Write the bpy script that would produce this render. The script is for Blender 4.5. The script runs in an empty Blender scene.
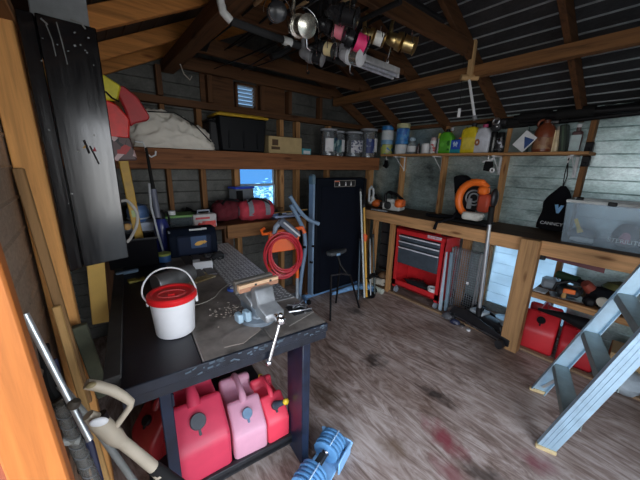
import bpy, bmesh, math, random
from mathutils import Vector, Matrix, Euler
random.seed(7)
SC = bpy.context.scene
COL = SC.collection
PI = math.pi
def R(d): return math.radians(d)

# ------------------------------------------------------------------ camera
YAW, PITCH, ROLL, FPX, EYE = R(38.91), R(14.62), R(1.42), 289.25, Vector((0, 0, 1.6))
fw = Vector((math.sin(YAW)*math.cos(PITCH), math.cos(YAW)*math.cos(PITCH), -math.sin(PITCH)))
rt = fw.cross(Vector((0, 0, 1))).normalized(); up = rt.cross(fw)
rt2 = rt*math.cos(ROLL) + up*math.sin(ROLL); up2 = -rt*math.sin(ROLL) + up*math.cos(ROLL)
cam_d = bpy.data.cameras.new('camera'); cam = bpy.data.objects.new('camera', cam_d); COL.objects.link(cam)
m = Matrix((rt2, up2, -fw)).transposed().to_4x4(); m.translation = EYE
cam.matrix_world = m
cam_d.sensor_width = 36; cam_d.sensor_fit = 'HORIZONTAL'; cam_d.lens = FPX/640*36; cam_d.clip_start = .02
SC.camera = cam
def A(px, py, **k):
    """the point of the place that lies on one plane (X=, Y= or Z=) along a line of sight"""
    d = rt2*(px-320) - up2*(py-240) + fw*FPX
    a, v = list(k.items())[0]; i = 'XYZ'.index(a)
    return EYE + d*((v-EYE[i])/d[i])

# ------------------------------------------------------------------ mesh builder
class MB:
    def __init__(s): s.bm = bmesh.new(); s.mi = 0
    def add(s, vs, fs, M=None):
        b = [s.bm.verts.new(M @ Vector(v) if M else Vector(v)) for v in vs]
        for f in fs:
            try:
                q = s.bm.faces.new([b[i] for i in f]); q.material_index = s.mi
            except ValueError: pass
        return s
    def merge(s, t, M=None):
        t.verts.index_update()
        s.add([v.co.copy() for v in t.verts], [[v.index for v in f.verts] for f in t.faces], M); t.free(); return s
    def box(s, c, d, bev=0, rot=None, M=None, seg=1, taper=None):
        t = bmesh.new(); bmesh.ops.create_cube(t, size=1)
        for v in t.verts:
            if taper and v.co.z > 0: v.co.x *= taper[0]; v.co.y *= taper[1]
            v.co = Vector((v.co.x*d[0], v.co.y*d[1], v.co.z*d[2]))
        if bev: bmesh.ops.bevel(t, geom=t.edges[:], offset=min(bev, min(d)*.45), segments=seg, affect='EDGES', profile=.5)
        K = Matrix.Translation(c)
        if rot: K = K @ Euler(rot).to_matrix().to_4x4()
        return s.merge(t, M @ K if M else K)
    def beam(s, a, b, w, h, upv=(0, 0, 1), bev=.002):
        """a box bar from a to b, w across and h along upv"""
        a, b = Vector(a), Vector(b); y = (b-a); L = y.length; y.normalize()
        x = y.cross(Vector(upv)).normalized(); z = x.cross(y)
        K = Matrix((x, y, z)).transposed().to_4x4(); K.translation = (a+b)/2
        return s.box((0, 0, 0), (w, L, h), bev, M=K)
    def tube(s, pts, r, n=10, closed=False, caps=True):
        pts = [Vector(p) for p in pts]; N = len(pts)
        rr = r if isinstance(r, (list, tuple)) else [r]*N
        def tan(i):
            if closed: return (pts[(i+1) % N]-pts[i-1]).normalized()
            return (pts[min(i+1, N-1)]-pts[max(i-1, 0)]).normalized()
        t0 = tan(0); ref = Vector((0, 0, 1)) if abs(t0.z) < .9 else Vector((1, 0, 0))
        u = t0.cross(ref).normalized(); vs = []
        for i in range(N):
            t = tan(i); u = (u - t*u.dot(t)).normalized(); w = t.cross(u)
            for k in range(n):
                a = 2*PI*k/n; vs.append(pts[i] + (u*math.cos(a)+w*math.sin(a))*rr[i])
        fs = []
        for i in range(N if closed else N-1):
            j = (i+1) % N
            for k in range(n):
                l = (k+1) % n; fs.append((i*n+k, i*n+l, j*n+l, j*n+k))
        if caps and not closed: fs += [tuple(range(n))[::-1], tuple(range((N-1)*n, N*n))]
        return s.add(vs, fs)
    def rod(s, a, b, r, n=10): return s.tube([a, b], r, n)
    def lathe(s, prof, n=24, M=None, sx=1, sy=1):
        vs, fs = [], []; m_ = len(prof)
        for r, z in prof:
            for k in range(n):
                a = 2*PI*k/n; vs.append((r*sx*math.cos(a), r*sy*math.sin(a), z))
        for i in range(m_-1):
            for k in range(n):
                l = (k+1) % n; fs.append((i*n+k, i*n+l, (i+1)*n+l, (i+1)*n+k))
        if prof[0][0] > 1e-5: fs.append(tuple(range(n))[::-1])
        if prof[-1][0] > 1e-5: fs.append(tuple(range((m_-1)*n, m_*n)))
        t = MB(); t.add(vs, fs); bmesh.ops.remove_doubles(t.bm, verts=t.bm.verts, dist=1e-6)
        return s.merge(t.bm, M)
    def prism(s, poly, z0, z1, M=None, bev=0, seg=1):
        n = len(poly); t = bmesh.new()
        a = [t.verts.new((p[0], p[1], z0)) for p in poly]; b = [t.verts.new((p[0], p[1], z1)) for p in poly]
        t.faces.new(a[::-1]); t.faces.new(b)
        for i in range(n): t.faces.new((a[i], a[(i+1) % n], b[(i+1) % n], b[i]))
        bmesh.ops.recalc_face_normals(t, faces=t.faces)
        if bev: bmesh.ops.bevel(t, geom=t.edges[:], offset=bev, segments=seg, affect='EDGES', profile=.5)
        return s.merge(t, M)
    def ell(s, c, r, rot=None, n=16, M=None, noise=0, seed=1):
        t = bmesh.new(); bmesh.ops.create_uvsphere(t, u_segments=n, v_segments=max(6, n*2//3), radius=1)
        rnd = random.Random(seed)
        for v in t.verts:
            k = 1+noise*(rnd.random()-.5) if noise else 1
            v.co = Vector((v.co.x*r[0], v.co.y*r[1], v.co.z*r[2]))*k
        K = Matrix.Translation(c)
        if rot: K = K @ Euler(rot).to_matrix().to_4x4()
        return s.merge(t, M @ K if M else K)
    def torus(s, c, R_, r, rot=None, n=28, m_=10, sx=1, sy=1, arc=None, M=None):
        a0, a1 = arc or (0, 2*PI)
        pts = [Vector((R_*sx*math.cos(a0+(a1-a0)*i/n), R_*sy*math.sin(a0+(a1-a0)*i/n), 0)) for i in range(n if not arc else n+1)]
        K = Matrix.Translation(c)
        if rot: K = K @ Euler(rot).to_matrix().to_4x4()
        if M: K = M @ K
        return s.tube([K @ p for p in pts], r, m_, closed=not arc)
    def surf(s, f, nu, nv):
        vs = [f(i/nu, j/nv) for i in range(nu+1) for j in range(nv+1)]
        fs = [(i*(nv+1)+j, (i+1)*(nv+1)+j, (i+1)*(nv+1)+j+1, i*(nv+1)+j+1) for i in range(nu) for j in range(nv)]
        return s.add(vs, fs)
    def move(s, M):
        for v in s.bm.verts: v.co = M @ v.co
        return s

def cr(pts, k=4):
    """a smooth curve through the points"""
    P_ = [Vector(p) for p in pts]; P_ = [P_[0]*2-P_[1]]+P_+[P_[-1]*2-P_[-2]]; out = []
    for i in range(1, len(P_)-2):
        a, b, c, d = P_[i-1:i+3]
        for j in range(k):
            t = j/k; out.append(.5*((2*b)+(c-a)*t+(2*a-5*b+4*c-d)*t*t+(3*b-a-3*c+d)*t**3))
    return out+[P_[-2]]
def mesh_obj(name, mb, mat, parent=None, angle=38, sub=0):
    me = bpy.data.meshes.new(name)
    bmesh.ops.recalc_face_normals(mb.bm, faces=mb.bm.faces)
    mb.bm.to_mesh(me); mb.bm.free()
    for p in me.polygons: p.use_smooth = True
    me.set_sharp_from_angle(angle=R(angle))
    for q in (mat if isinstance(mat, (list, tuple)) else [mat]): me.materials.append(q)
    o = bpy.data.objects.new(name, me); COL.objects.link(o)
    if parent: o.parent = parent
    if sub:
        d = o.modifiers.new('s', 'SUBSURF'); d.levels = sub; d.render_levels = sub
    return o
def part(name, mb, mat, parent, label=None, **k):
    o = mesh_obj(name, mb, mat, parent, **k)
    if label: o['label'] = label
    return o
def tag(o, label, cat, group=None, kind=None):
    o['label'] = label; o['category'] = cat
    if group: o['group'] = group
    if kind: o['kind'] = kind
    return o
def thing(name, label, cat, loc=(0, 0, 0), rot=0, group=None):
    o = bpy.data.objects.new(name, None); COL.objects.link(o); o.empty_display_size = .05
    o.location = loc; o.rotation_euler = rot if isinstance(rot, tuple) else (0, 0, rot)
    return tag(o, label, cat, group)
def solo(name, mb, mat, label, cat, loc=(0, 0, 0), rot=0, group=None, kind=None, **k):
    o = mesh_obj(name, mb, mat, **k); o.location = loc
    o.rotation_euler = rot if isinstance(rot, tuple) else (0, 0, rot)
    return tag(o, label, cat, group, kind)
def text(name, s, size, mat, parent, loc, rot, depth=.0006, align='CENTER'):
    c = bpy.data.curves.new(name, 'FONT'); c.body = s; c.size = size; c.extrude = depth; c.align_x = align; c.align_y = 'CENTER'
    tmp = bpy.data.objects.new(name+'_curve', c)
    me = bpy.data.meshes.new_from_object(tmp); bpy.data.objects.remove(tmp); bpy.data.curves.remove(c); me.name = name
    me.materials.clear(); me.materials.append(mat)
    o = bpy.data.objects.new(name, me); COL.objects.link(o)
    o.parent = parent; o.location = loc; o.rotation_euler = rot
    return o
def dup(root, loc, rot, label=None, group=None, mats=None):
    r = root.copy(); COL.objects.link(r); r.location = loc
    r.rotation_euler = rot if isinstance(rot, tuple) else (0, 0, rot)
    if label: r['label'] = label
    if group: r['group'] = group
    for ch in list(root.children):
        c = ch.copy(); COL.objects.link(c); c.parent = r
        for g in list(ch.children):
            d = g.copy(); COL.objects.link(d); d.parent = c
    return r

# ------------------------------------------------------------------ materials
def newmat(name):
    mt = bpy.data.materials.new(name); mt.use_nodes = True
    nt = mt.node_tree; b = nt.nodes['Principled BSDF']
    return mt, nt, b
def N(nt, t, **k):
    n = nt.nodes.new(t)
    for a, v in k.items():
        if a in n.inputs: n.inputs[a].default_value = v
        else: setattr(n, a, v)
    return n
def ramp(nt, fac, stops):
    r = nt.nodes.new('ShaderNodeValToRGB'); e = r.color_ramp.elements
    while len(e) < len(stops): e.new(.5)
    for i, (p, c) in enumerate(stops):
        e[i].position = p; e[i].color = tuple(c)+(1,) if len(c) == 3 else c
    nt.links.new(fac, r.inputs[0]); return r.outputs[0]
def coords(nt, scale=(1, 1, 1), rot=(0, 0, 0)):
    t = nt.nodes.new('ShaderNodeTexCoord'); mp = nt.nodes.new('ShaderNodeMapping')
    mp.inputs['Scale'].default_value = scale; mp.inputs['Rotation'].default_value = rot
    nt.links.new(t.outputs['Object'], mp.inputs[0]); return mp.outputs[0]
def bump(nt, b, h, strength=.3, dist=.004):
    n = N(nt, 'ShaderNodeBump'); n.inputs['Strength'].default_value = strength; n.inputs['Distance'].default_value = dist
    nt.links.new(h, n.inputs['Height']); nt.links.new(n.outputs[0], b.inputs['Normal'])
def mul(c, k): return tuple(min(1, x*k) for x in c)
def wood(name, c, axis='Z', dark=.45, rough=.7, knots=True, sc=1.0, spec=.3):
    mt, nt, b = newmat(name)
    s = {'X': (1.2, 22, 22), 'Y': (22, 1.2, 22), 'Z': (22, 22, 1.2)}[axis]
    v = coords(nt, tuple(q*sc for q in s))
    n = N(nt, 'ShaderNodeTexNoise', Scale=1.6, Detail=6, Roughness=.65, Distortion=.5); nt.links.new(v, n.inputs['Vector'])
    col = ramp(nt, n.outputs[0], [(.3, mul(c, dark)), (.5, c), (.72, mul(c, 1.25))])
    if knots:
        s2 = {'X': (2.2, 9, 9), 'Y': (9, 2.2, 9), 'Z': (9, 9, 2.2)}[axis]
        v2 = coords(nt, s2); vo = N(nt, 'ShaderNodeTexVoronoi', Scale=1.0); nt.links.new(v2, vo.inputs['Vector'])
        k = ramp(nt, vo.outputs['Distance'], [(.06, (.25, .14, .08)), (.16, (1, 1, 1))])
        mx = N(nt, 'ShaderNodeMix', data_type='RGBA', blend_type='MULTIPLY'); mx.inputs[0].default_value = .8
        nt.links.new(col, mx.inputs[6]); nt.links.new(k, mx.inputs[7]); col = mx.outputs[2]
    nt.links.new(col, b.inputs['Base Color']); b.inputs['Roughness'].default_value = rough
    b.inputs['Specular IOR Level'].default_value = spec
    bump(nt, b, n.outputs[0], .35, .002); return mt
def plain(name, c, rough=.5, metal=0, var=.18, sc=14, bmp=.08, spec=.5, coat=0):
    mt, nt, b = newmat(name)
    v = coords(nt); n = N(nt, 'ShaderNodeTexNoise', Scale=sc, Detail=5, Roughness=.6); nt.links.new(v, n.inputs['Vector'])
    col = ramp(nt, n.outputs[0], [(.3, mul(c, 1-var)), (.7, mul(c, 1+var))])
    nt.links.new(col, b.inputs['Base Color'])
    rr = N(nt, 'ShaderNodeMapRange'); rr.inputs[3].default_value = max(.03, rough-.1); rr.inputs[4].default_value = min(1, rough+.12)
    nt.links.new(n.outputs[0], rr.inputs[0]); nt.links.new(rr.outputs[0], b.inputs['Roughness'])
    b.inputs['Metallic'].default_value = metal; b.inputs['Specular IOR Level'].default_value = spec
    if coat: b.inputs['Coat Weight'].default_value = coat; b.inputs['Coat Roughness'].default_value = .12
    if bmp: bump(nt, b, n.outputs[0], bmp, .003)
    return mt
def galv(name, c, sc=3.2, stretch='Y', rough=.42, metal=.55, var=.35):
    """weathered galvanised sheet: blotches plus fine speckle"""
    mt, nt, b = newmat(name)
    v = coords(nt, (1, .5, 1) if stretch == 'Y' else (.5, 1, 1))
    n = N(nt, 'ShaderNodeTexNoise', Scale=sc, Detail=8, Roughness=.7); nt.links.new(v, n.inputs['Vector'])
    f = N(nt, 'ShaderNodeTexNoise', Scale=70, Detail=3, Roughness=.7); nt.links.new(v, f.inputs['Vector'])
    a = ramp(nt, n.outputs[0], [(.32, mul(c, 1-var)), (.5, c), (.7, mul(c, 1+var))])
    s = ramp(nt, f.outputs[0], [(.35, (.62, .63, .65)), (.6, (1, 1, 1))])
    mx = N(nt, 'ShaderNodeMix', data_type='RGBA', blend_type='MULTIPLY'); mx.inputs[0].default_value = .7
    nt.links.new(a, mx.inputs[6]); nt.links.new(s, mx.inputs[7]); nt.links.new(mx.outputs[2], b.inputs['Base Color'])
    b.inputs['Metallic'].default_value = metal; b.inputs['Roughness'].default_value = rough
    bump(nt, b, n.outputs[0], .12, .01); return mt
def clear(name, tint, milk=.2, milkcol=(.7, .75, .8), rough=.12):
    """see-through plastic or glass: tinted transmission, a milky share and a gloss coat"""
    mt, nt, b = newmat(name); nt.nodes.remove(b)
    out = nt.nodes['Material Output']
    tr = N(nt, 'ShaderNodeBsdfTransparent'); tr.inputs[0].default_value = tint+(1,)
    df = N(nt, 'ShaderNodeBsdfDiffuse'); df.inputs[0].default_value = milkcol+(1,)
    gl = N(nt, 'ShaderNodeBsdfGlossy'); gl.inputs['Roughness'].default_value = rough; gl.inputs[0].default_value = (.9, .9, .9, 1)
    v = coords(nt); n = N(nt, 'ShaderNodeTexNoise', Scale=9, Detail=3); nt.links.new(v, n.inputs['Vector'])
    mr = N(nt, 'ShaderNodeMapRange'); mr.inputs[3].default_value = milk*.7; mr.inputs[4].default_value = min(1, milk*1.3); nt.links.new(n.outputs[0], mr.inputs[0])
    m1 = N(nt, 'ShaderNodeMixShader'); nt.links.new(mr.outputs[0], m1.inputs[0]); nt.links.new(tr.outputs[0], m1.inputs[1]); nt.links.new(df.outputs[0], m1.inputs[2])
    fr = N(nt, 'ShaderNodeFresnel'); fr.inputs[0].default_value = 1.4
    m2 = N(nt, 'ShaderNodeMixShader'); nt.links.new(fr.outputs[0], m2.inputs[0]); nt.links.new(m1.outputs[0], m2.inputs[1]); nt.links.new(gl.outputs[0], m2.inputs[2])
    nt.links.new(m2.outputs[0], out.inputs[0]); return mt
def printed(name, base, blots, sc=25, rough=.5):
    """a printed label: base colour with blotches of ink"""
    mt, nt, b = newmat(name)
    v = coords(nt); n = N(nt, 'ShaderNodeTexVoronoi', Scale=sc); nt.links.new(v, n.inputs['Vector'])
    sp = nt.nodes.new('ShaderNodeSeparateColor'); nt.links.new(n.outputs['Color'], sp.inputs[0])
    st = [(0, base)]; p = .45
    for c in blots: st.append((p, c)); p += .5/len(blots)
    r = nt.nodes.new('ShaderNodeValToRGB'); r.color_ramp.interpolation = 'CONSTANT'; e = r.color_ramp.elements
    while len(e) < len(st): e.new(.5)
    for i, (q, c) in enumerate(st): e[i].position = q; e[i].color = tuple(c)+(1,)
    nt.links.new(sp.outputs[0], r.inputs[0]); nt.links.new(r.outputs[0], b.inputs['Base Color'])
    b.inputs['Roughness'].default_value = rough; return mt

pine = (.42, .215, .085); brown = (.115, .05, .02)
W = {}
for ax in 'XYZ':
    W['pine'+ax] = wood('pine_'+ax, pine, ax)
    W['old'+ax] = wood('old_timber_'+ax, (.22, .1, .036), ax, dark=.4)
    W['dark'+ax] = wood('smoky_timber_'+ax, brown, ax, dark=.4)  # dark brown, lowered further to deepen the shade under the roof
W['litX'] = wood('lit_rafter', (.55, .22, .055), 'X', dark=.55)  # brighter copy for the left rafters, warm light put into the colour
W['orange'] = wood('fresh_orange_pine', (.44, .14, .032), 'Z', dark=.72, rough=.5)
W['red'] = wood('reddish_shelf_timber', (.22, .085, .033), 'X', dark=.45)
W['tan'] = wood('tan_batten', (.46, .27, .1), 'Z', dark=.7, knots=False)
W['handle'] = wood('handle_wood', (.4, .23, .1), 'Z', dark=.7, knots=False)
W['bench'] = wood('grimy_bench_top', (.085, .055, .035), 'Y', dark=.4, rough=.75)
M_black = plain('black_plastic', (.006, .006, .007), .45, spec=.25)
M_rubber = plain('black_rubber', (.009, .009, .009), .75, spec=.25)
M_cloth = plain('black_cloth', (.006, .006, .008), .95, sc=60, bmp=.4, spec=.15)
M_dkgrey = plain('dark_grey_plastic', (.025, .026, .028), .5, spec=.3)
M_grey = plain('grey_plastic', (.18, .19, .2), .5)
M_white = plain('white_plastic', (.72, .73, .74), .4, var=.06)
M_red = plain('red_plastic', (.5, .02, .03), .38, var=.12)
M_yellow = plain('yellow_plastic', (.75, .5, .03), .42, var=.1)
M_orange = plain('orange_plastic', (.85, .16, .02), .42, var=.12)
M_blue = plain('blue_plastic', (.04, .1, .42), .42)
M_navy = plain('navy_cloth', (.006, .014, .04), .85, sc=50, bmp=.3)
M_green = plain('green_plastic', (.12, .42, .03), .42)
M_steel = plain('brushed_steel', (.5, .51, .53), .3, metal=1, var=.15)
M_alu = plain('aluminium', (.72, .77, .8), .36, metal=.85, var=.1)
M_dsteel = plain('dark_oily_steel', (.06, .06, .065), .45, metal=.7, var=.4)
M_chrome = plain('chrome', (.8, .8, .82), .12, metal=1, var=.05, bmp=0)
M_gold = plain('gold_metal', (.85, .65, .3), .35, metal=1, var=.1)
M_card = plain('cardboard', (.4, .27, .13), .85, var=.12)
M_paper = plain('white_paper', (.7, .71, .72), .8, var=.05)
M_steelblue = plain('blue_grey_paint', (.17, .26, .38), .45, var=.12)
# ------------------------------------------------------------------ the room
XL, XR, YB, YN, EAVE, SLOPE = -.2, 3.5, 3.1, -1.0, 2.14, .5
XM = (XL+XR)/2; RIDGE = EAVE + SLOPE*(XR-XM)
def roofz(x): return EAVE + SLOPE*((x-XL) if x < XM else (XR-x))
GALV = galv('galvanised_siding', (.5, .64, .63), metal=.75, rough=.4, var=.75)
GALVD = galv('shaded_siding', (.105, .105, .095), metal=.3, rough=.6, var=.6)  # same siding, colour lowered for the shade at the back
GALVL = galv('warm_shade_siding', (.36, .27, .2), metal=.2, rough=.6)  # galvanised siding with its warm brown shade put into the colour
def ribbed(mb, o, u, v, n, L, H, pitch=.1085, start=0.0, depth=.006, gap=.011, ins=None):
    """siding panel in the plane o+u+v: flat boards with a narrow V-groove every pitch; n is the side people see"""
    o, u, v, n = (Vector(q) for q in (o, u, v, n)); prof = []
    h = start-pitch
    while h < H+pitch:
        prof += [(h, 0), (h+gap/2, -depth), (h+gap, 0)]; h += pitch
    prof = [p for p in prof if 0 < p[0] < H]; prof = [(0, 0)]+prof+[(H, 0)]
    vs = []
    for h, d in prof: vs += [o+v*h+n*d, o+v*h+u*L+n*d]
    k = len(prof)
    for h, d in ((0, -.03), (H, -.03)): vs += [o+v*h+n*d, o+v*h+u*L+n*d]
    fs = [(2*i, 2*i+1, 2*i+3, 2*i+2) for i in range(k-1)]
    fs += [(2*k, 2*k+2, 2*k+3, 2*k+1), (0, 2*k, 2*k+1, 1), (2*k-2, 2*k-1, 2*k+3, 2*k+2)]
    return mb.add(vs, fs)
def struct(name, mb, mat, label, group=None):
    return tag(mesh_obj(name, mb, mat, angle=20), label, 'building part' if not name.startswith(('wall', 'floor', 'ceil', 'window', 'door')) else name.split('_')[0], group, 'structure')

# floor: scuffed plywood with grain along the shed and old spills
def floor_mat():
    mt, nt, b = newmat('scuffed_plywood_floor')
    v = coords(nt, (6.5, 1.3, 1)); n = N(nt, 'ShaderNodeTexNoise', Scale=2.0, Detail=9, Roughness=.68, Distortion=2.2); nt.links.new(v, n.inputs['Vector'])
    col = ramp(nt, n.outputs[0], [(.3, (.15, .098, .076)), (.46, (.34, .25, .21)), (.56, (.5, .40, .35)), (.74, (.68, .59, .54))])
    v1 = coords(nt); w = N(nt, 'ShaderNodeTexNoise', Scale=1.7, Detail=5, Roughness=.6); nt.links.new(v1, w.inputs['Vector'])
    wear = ramp(nt, w.outputs[0], [(.34, (.42, .32, .26)), (.58, (1, 1, 1))])
    mx = N(nt, 'ShaderNodeMix', data_type='RGBA', blend_type='MULTIPLY'); mx.inputs[0].default_value = .75
    nt.links.new(col, mx.inputs[6]); nt.links.new(wear, mx.inputs[7]); c = mx.outputs[2]
    def spill(cx, cy, rx, ry, rot, colr, amt):
        nonlocal c
        t = nt.nodes.new('ShaderNodeTexCoord'); mp = nt.nodes.new('ShaderNodeMapping'); mp.vector_type = 'TEXTURE'
        mp.inputs['Location'].default_value = (cx, cy, 0); mp.inputs['Rotation'].default_value = (0, 0, rot); mp.inputs['Scale'].default_value = (rx, ry, 1)
        nt.links.new(t.outputs['Object'], mp.inputs[0])
        nz = N(nt, 'ShaderNodeTexNoise', Scale=14, Detail=5); nt.links.new(t.outputs['Object'], nz.inputs['Vector'])
        ln = N(nt, 'ShaderNodeVectorMath', operation='LENGTH'); nt.links.new(mp.outputs[0], ln.inputs[0])
        ad = N(nt, 'ShaderNodeMath', operation='ADD'); nt.links.new(ln.outputs['Value'], ad.inputs[0])
        sb = N(nt, 'ShaderNodeMath', operation='MULTIPLY'); sb.inputs[1].default_value = .9; nt.links.new(nz.outputs[0], sb.inputs[0]); nt.links.new(sb.outputs[0], ad.inputs[1])
        f = ramp(nt, ad.outputs[0], [(.55, (amt,)*3), (1.0, (0, 0, 0))])
        q = N(nt, 'ShaderNodeMix', data_type='RGBA'); nt.links.new(f, q.inputs[0]); nt.links.new(c, q.inputs[6]); q.inputs[7].default_value = colr+(1,); c = q.outputs[2]
    spill(1.50, .60, .17, .34, -.2, (.24, .035, .05), .85)
    spill(1.33, .47, .16, .26, -.2, (.22, .04, .055), .55)
    spill(1.78, .2, .16, .2, .3, (.2, .03, .045), .7)
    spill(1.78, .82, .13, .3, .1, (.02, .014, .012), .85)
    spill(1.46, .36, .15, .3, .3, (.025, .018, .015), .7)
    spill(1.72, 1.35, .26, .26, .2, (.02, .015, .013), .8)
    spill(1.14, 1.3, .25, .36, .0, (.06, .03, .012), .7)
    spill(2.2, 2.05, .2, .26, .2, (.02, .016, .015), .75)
    spill(1.2, .75, .16, .2, .3, (.13, .07, .03), .6)
    nt.links.new(c, b.inputs['Base Color'])
    rg = ramp(nt, n.outputs[0], [(.3, (.42,)*3), (.7, (.68,)*3)]); nt.links.new(rg, b.inputs['Roughness'])
    b.inputs['Specular IOR Level'].default_value = .45
    bump(nt, b, n.outputs[0], .35, .003); return mt
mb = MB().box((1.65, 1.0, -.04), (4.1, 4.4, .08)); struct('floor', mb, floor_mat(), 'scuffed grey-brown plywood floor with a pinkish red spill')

PY0, PY1, PZ0, PZ1 = .48, 1.2, .1, .94  # opening added for the translucent panel that brightens the wall
mb = MB()
for y0, y1, z0, z1 in ((YN, PY0, 0, EAVE), (PY1, YB, 0, EAVE), (PY0, PY1, 0, PZ0), (PY0, PY1, PZ1, EAVE)):
    ribbed(mb, (XR, y0, z0), (0, 1, 0), (0, 0, 1), (-1, 0, 0), y1-y0, z1-z0, start=(.0025-z0) % .1085)
struct('wall_right', mb, GALV, 'ribbed galvanised metal wall behind the long workbench')
mb = ribbed(MB(), (XL, .62, 0), (0, 1, 0), (0, 0, 1), (1, 0, 0), YB-.62, EAVE, start=.04, depth=-.006, gap=.016)
ribbed(mb, (XL, YN, 0), (0, 1, 0), (0, 0, 1), (1, 0, 0), .62, EAVE, start=.04, depth=-.006, gap=.016); ribbed(mb, (XL, YN+.62, 2.06), (0, 1, 0), (0, 0, 1), (1, 0, 0), .62-YN-.62, EAVE-2.06)
struct('wall_left', mb, GALVL, 'ribbed galvanised wall coloured for warm shade beside the orange timber jamb')
# back wall, with the window and the louvre cut out of it
WX0, WX1, WZ0, WZ1 = 1.31, 1.80, 1.09, 1.66
VX0, VX1, VZ0, VZ1 = 1.32, 1.56, 2.14, 2.385
mb = MB()
def bw(x0, x1, z0, z1): ribbed(mb, (x0, YB, z0), (1, 0, 0), (0, 0, 1), (0, -1, 0), x1-x0, z1-z0, start=(-z0) % .1085)
bw(XL, WX0, 0, RIDGE); bw(WX0, WX1, 0, WZ0); bw(WX0, WX1, WZ1, VZ0); bw(WX1, XR, 0, RIDGE)
bw(WX0, VX0, VZ0, VZ1); bw(VX1, WX1, VZ0, VZ1); bw(WX0, WX1, VZ1, RIDGE)
for sx in (-1, 1):
    no = Vector((sx*SLOPE, 0, 1)).normalized()
    bmesh.ops.bisect_plane(mb.bm, geom=mb.bm.verts[:]+mb.bm.edges[:]+mb.bm.faces[:], plane_co=(XM, 0, RIDGE), plane_no=no, clear_outer=True)
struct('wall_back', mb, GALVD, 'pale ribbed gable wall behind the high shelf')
# near wall: the doorway the daylight comes in by takes most of it
mb = MB()
ribbed(mb, (1.5, YN, 0), (1, 0, 0), (0, 0, 1), (0, 1, 0), XR-1.5, EAVE, start=.0025)
ribbed(mb, (XL, YN, 1.98), (1, 0, 0), (0, 0, 1), (0, 1, 0), 1.7, EAVE-1.98)
ribbed(mb, (XL, YN, 0), (1, 0, 0), (0, 0, 1), (0, 1, 0), .26, 1.98)
n0 = len(mb.bm.verts)
ribbed(mb, (XL, YN, EAVE), (1, 0, 0), (0, 0, 1), (0, 1, 0), XR-XL, RIDGE-EAVE)
for sx in (-1, 1):
    no = Vector((sx*SLOPE, 0, 1)).normalized()
    bmesh.ops.bisect_plane(mb.bm, geom=mb.bm.verts[:]+mb.bm.edges[:]+mb.bm.faces[:], plane_co=(XM, 0, RIDGE), plane_no=no, clear_outer=True)
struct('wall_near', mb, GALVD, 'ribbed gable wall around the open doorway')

# roof: dark sheets whose ribs run the length of the shed
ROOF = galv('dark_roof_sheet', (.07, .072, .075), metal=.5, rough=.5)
RIB = plain('highlight_rib', (.5, .54, .56), .35, metal=.6)  # paler than the sheet, the highlight along each rib put into the colour
def roof(name, x0, sgn, label, mats):
    mb = MB(); SL = math.hypot(1, SLOPE); wd = (XR-XL)/2
    ux = Vector((sgn, 0, SLOPE))/SL; nn = Vector((sgn*SLOPE, 0, -1))/SL
    o = Vector((x0, YN-.1, EAVE)); ly = YB-YN+.2; tot = wd*SL
    mb.add([o-ux*.12, o+ux*tot, o+ux*tot+Vector((0, ly, 0)), o-ux*.12+Vector((0, ly, 0))], [(0, 1, 2, 3)])
    mb.add([o-ux*.12-nn*.03, o+ux*tot-nn*.03, o+ux*tot-nn*.03+Vector((0, ly, 0)), o-ux*.12-nn*.03+Vector((0, ly, 0))], [(3, 2, 1, 0)])
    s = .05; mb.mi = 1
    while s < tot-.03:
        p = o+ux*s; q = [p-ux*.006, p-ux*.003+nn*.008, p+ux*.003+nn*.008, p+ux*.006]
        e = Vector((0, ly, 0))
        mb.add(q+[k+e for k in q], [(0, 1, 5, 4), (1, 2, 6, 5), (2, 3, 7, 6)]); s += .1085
    return struct(name, mb, mats, label)
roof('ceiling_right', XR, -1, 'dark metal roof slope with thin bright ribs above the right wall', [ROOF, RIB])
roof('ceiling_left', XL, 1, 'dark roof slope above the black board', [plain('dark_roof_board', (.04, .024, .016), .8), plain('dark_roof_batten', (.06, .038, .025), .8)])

# framing timbers, each its own object
def timber(name, a, b, w, h, mat, label, group, upv=(0, 0, 1)):
    mb = MB().beam(a, b, w, h, upv, .003); o = mesh_obj(name, mb, mat)
    return tag(o, label, 'timber', group, 'structure')
nth = ['first', 'second', 'third', 'fourth', 'fifth', 'sixth']
YS = [.7, 1.326, 1.934, 2.572, 3.06]
for i, y in enumerate(YS):
    o_ = ['fifth', 'fourth', 'third', 'second', 'first'][i]
    d = .07
    timber('rafter', (XR-.01, y, roofz(XR)-.07-.01), (XM+.01, y, RIDGE-.085), .04, .115, W['darkX'], f'brown rafter under the ribbed metal slope, {o_} from the gable wall', 'rafters of the right slope')
    timber('rafter', (XL+.01, y, roofz(XL)-.058), (XM-.01, y, RIDGE-.068), .04, .095, W['litX'], f'warm brown rafter on the side of the black board, {o_} from the gable wall', 'rafters of the left slope')
for i, (y, z) in enumerate([(1.30, 2.505), (1.90, 2.49), (2.535, 2.46), (3.02, 2.45)]):
    o_ = ['fourth', 'third', 'second', 'first'][i]
    hw = (RIDGE-.13-z)/SLOPE
    timber('collar_tie', (XM-hw+.06, y, z), (XM+hw-.06, y, z), .036, .11, W['darkX'], f'horizontal tie across the roof, {o_} from the gable wall', 'roof ties')
timber('purlin', (2.65, -.9, 2.37), (2.65, 3.05, 2.37), .07, .085, W['oldY'], 'long brown purlin crossing below the ribbed metal slope', 'purlins')
timber('purlin', (.7, -.9, 2.385), (.7, 3.05, 2.385), .1, .085, W['darkY'], 'dark purlin across the rafters on the side of the black board', 'purlins')
timber('ridge_board', (XM, -.9, RIDGE-.06), (XM, 3.05, RIDGE-.06), .03, .12, W['darkY'], 'ridge board at the top of the roof', None)
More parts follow.
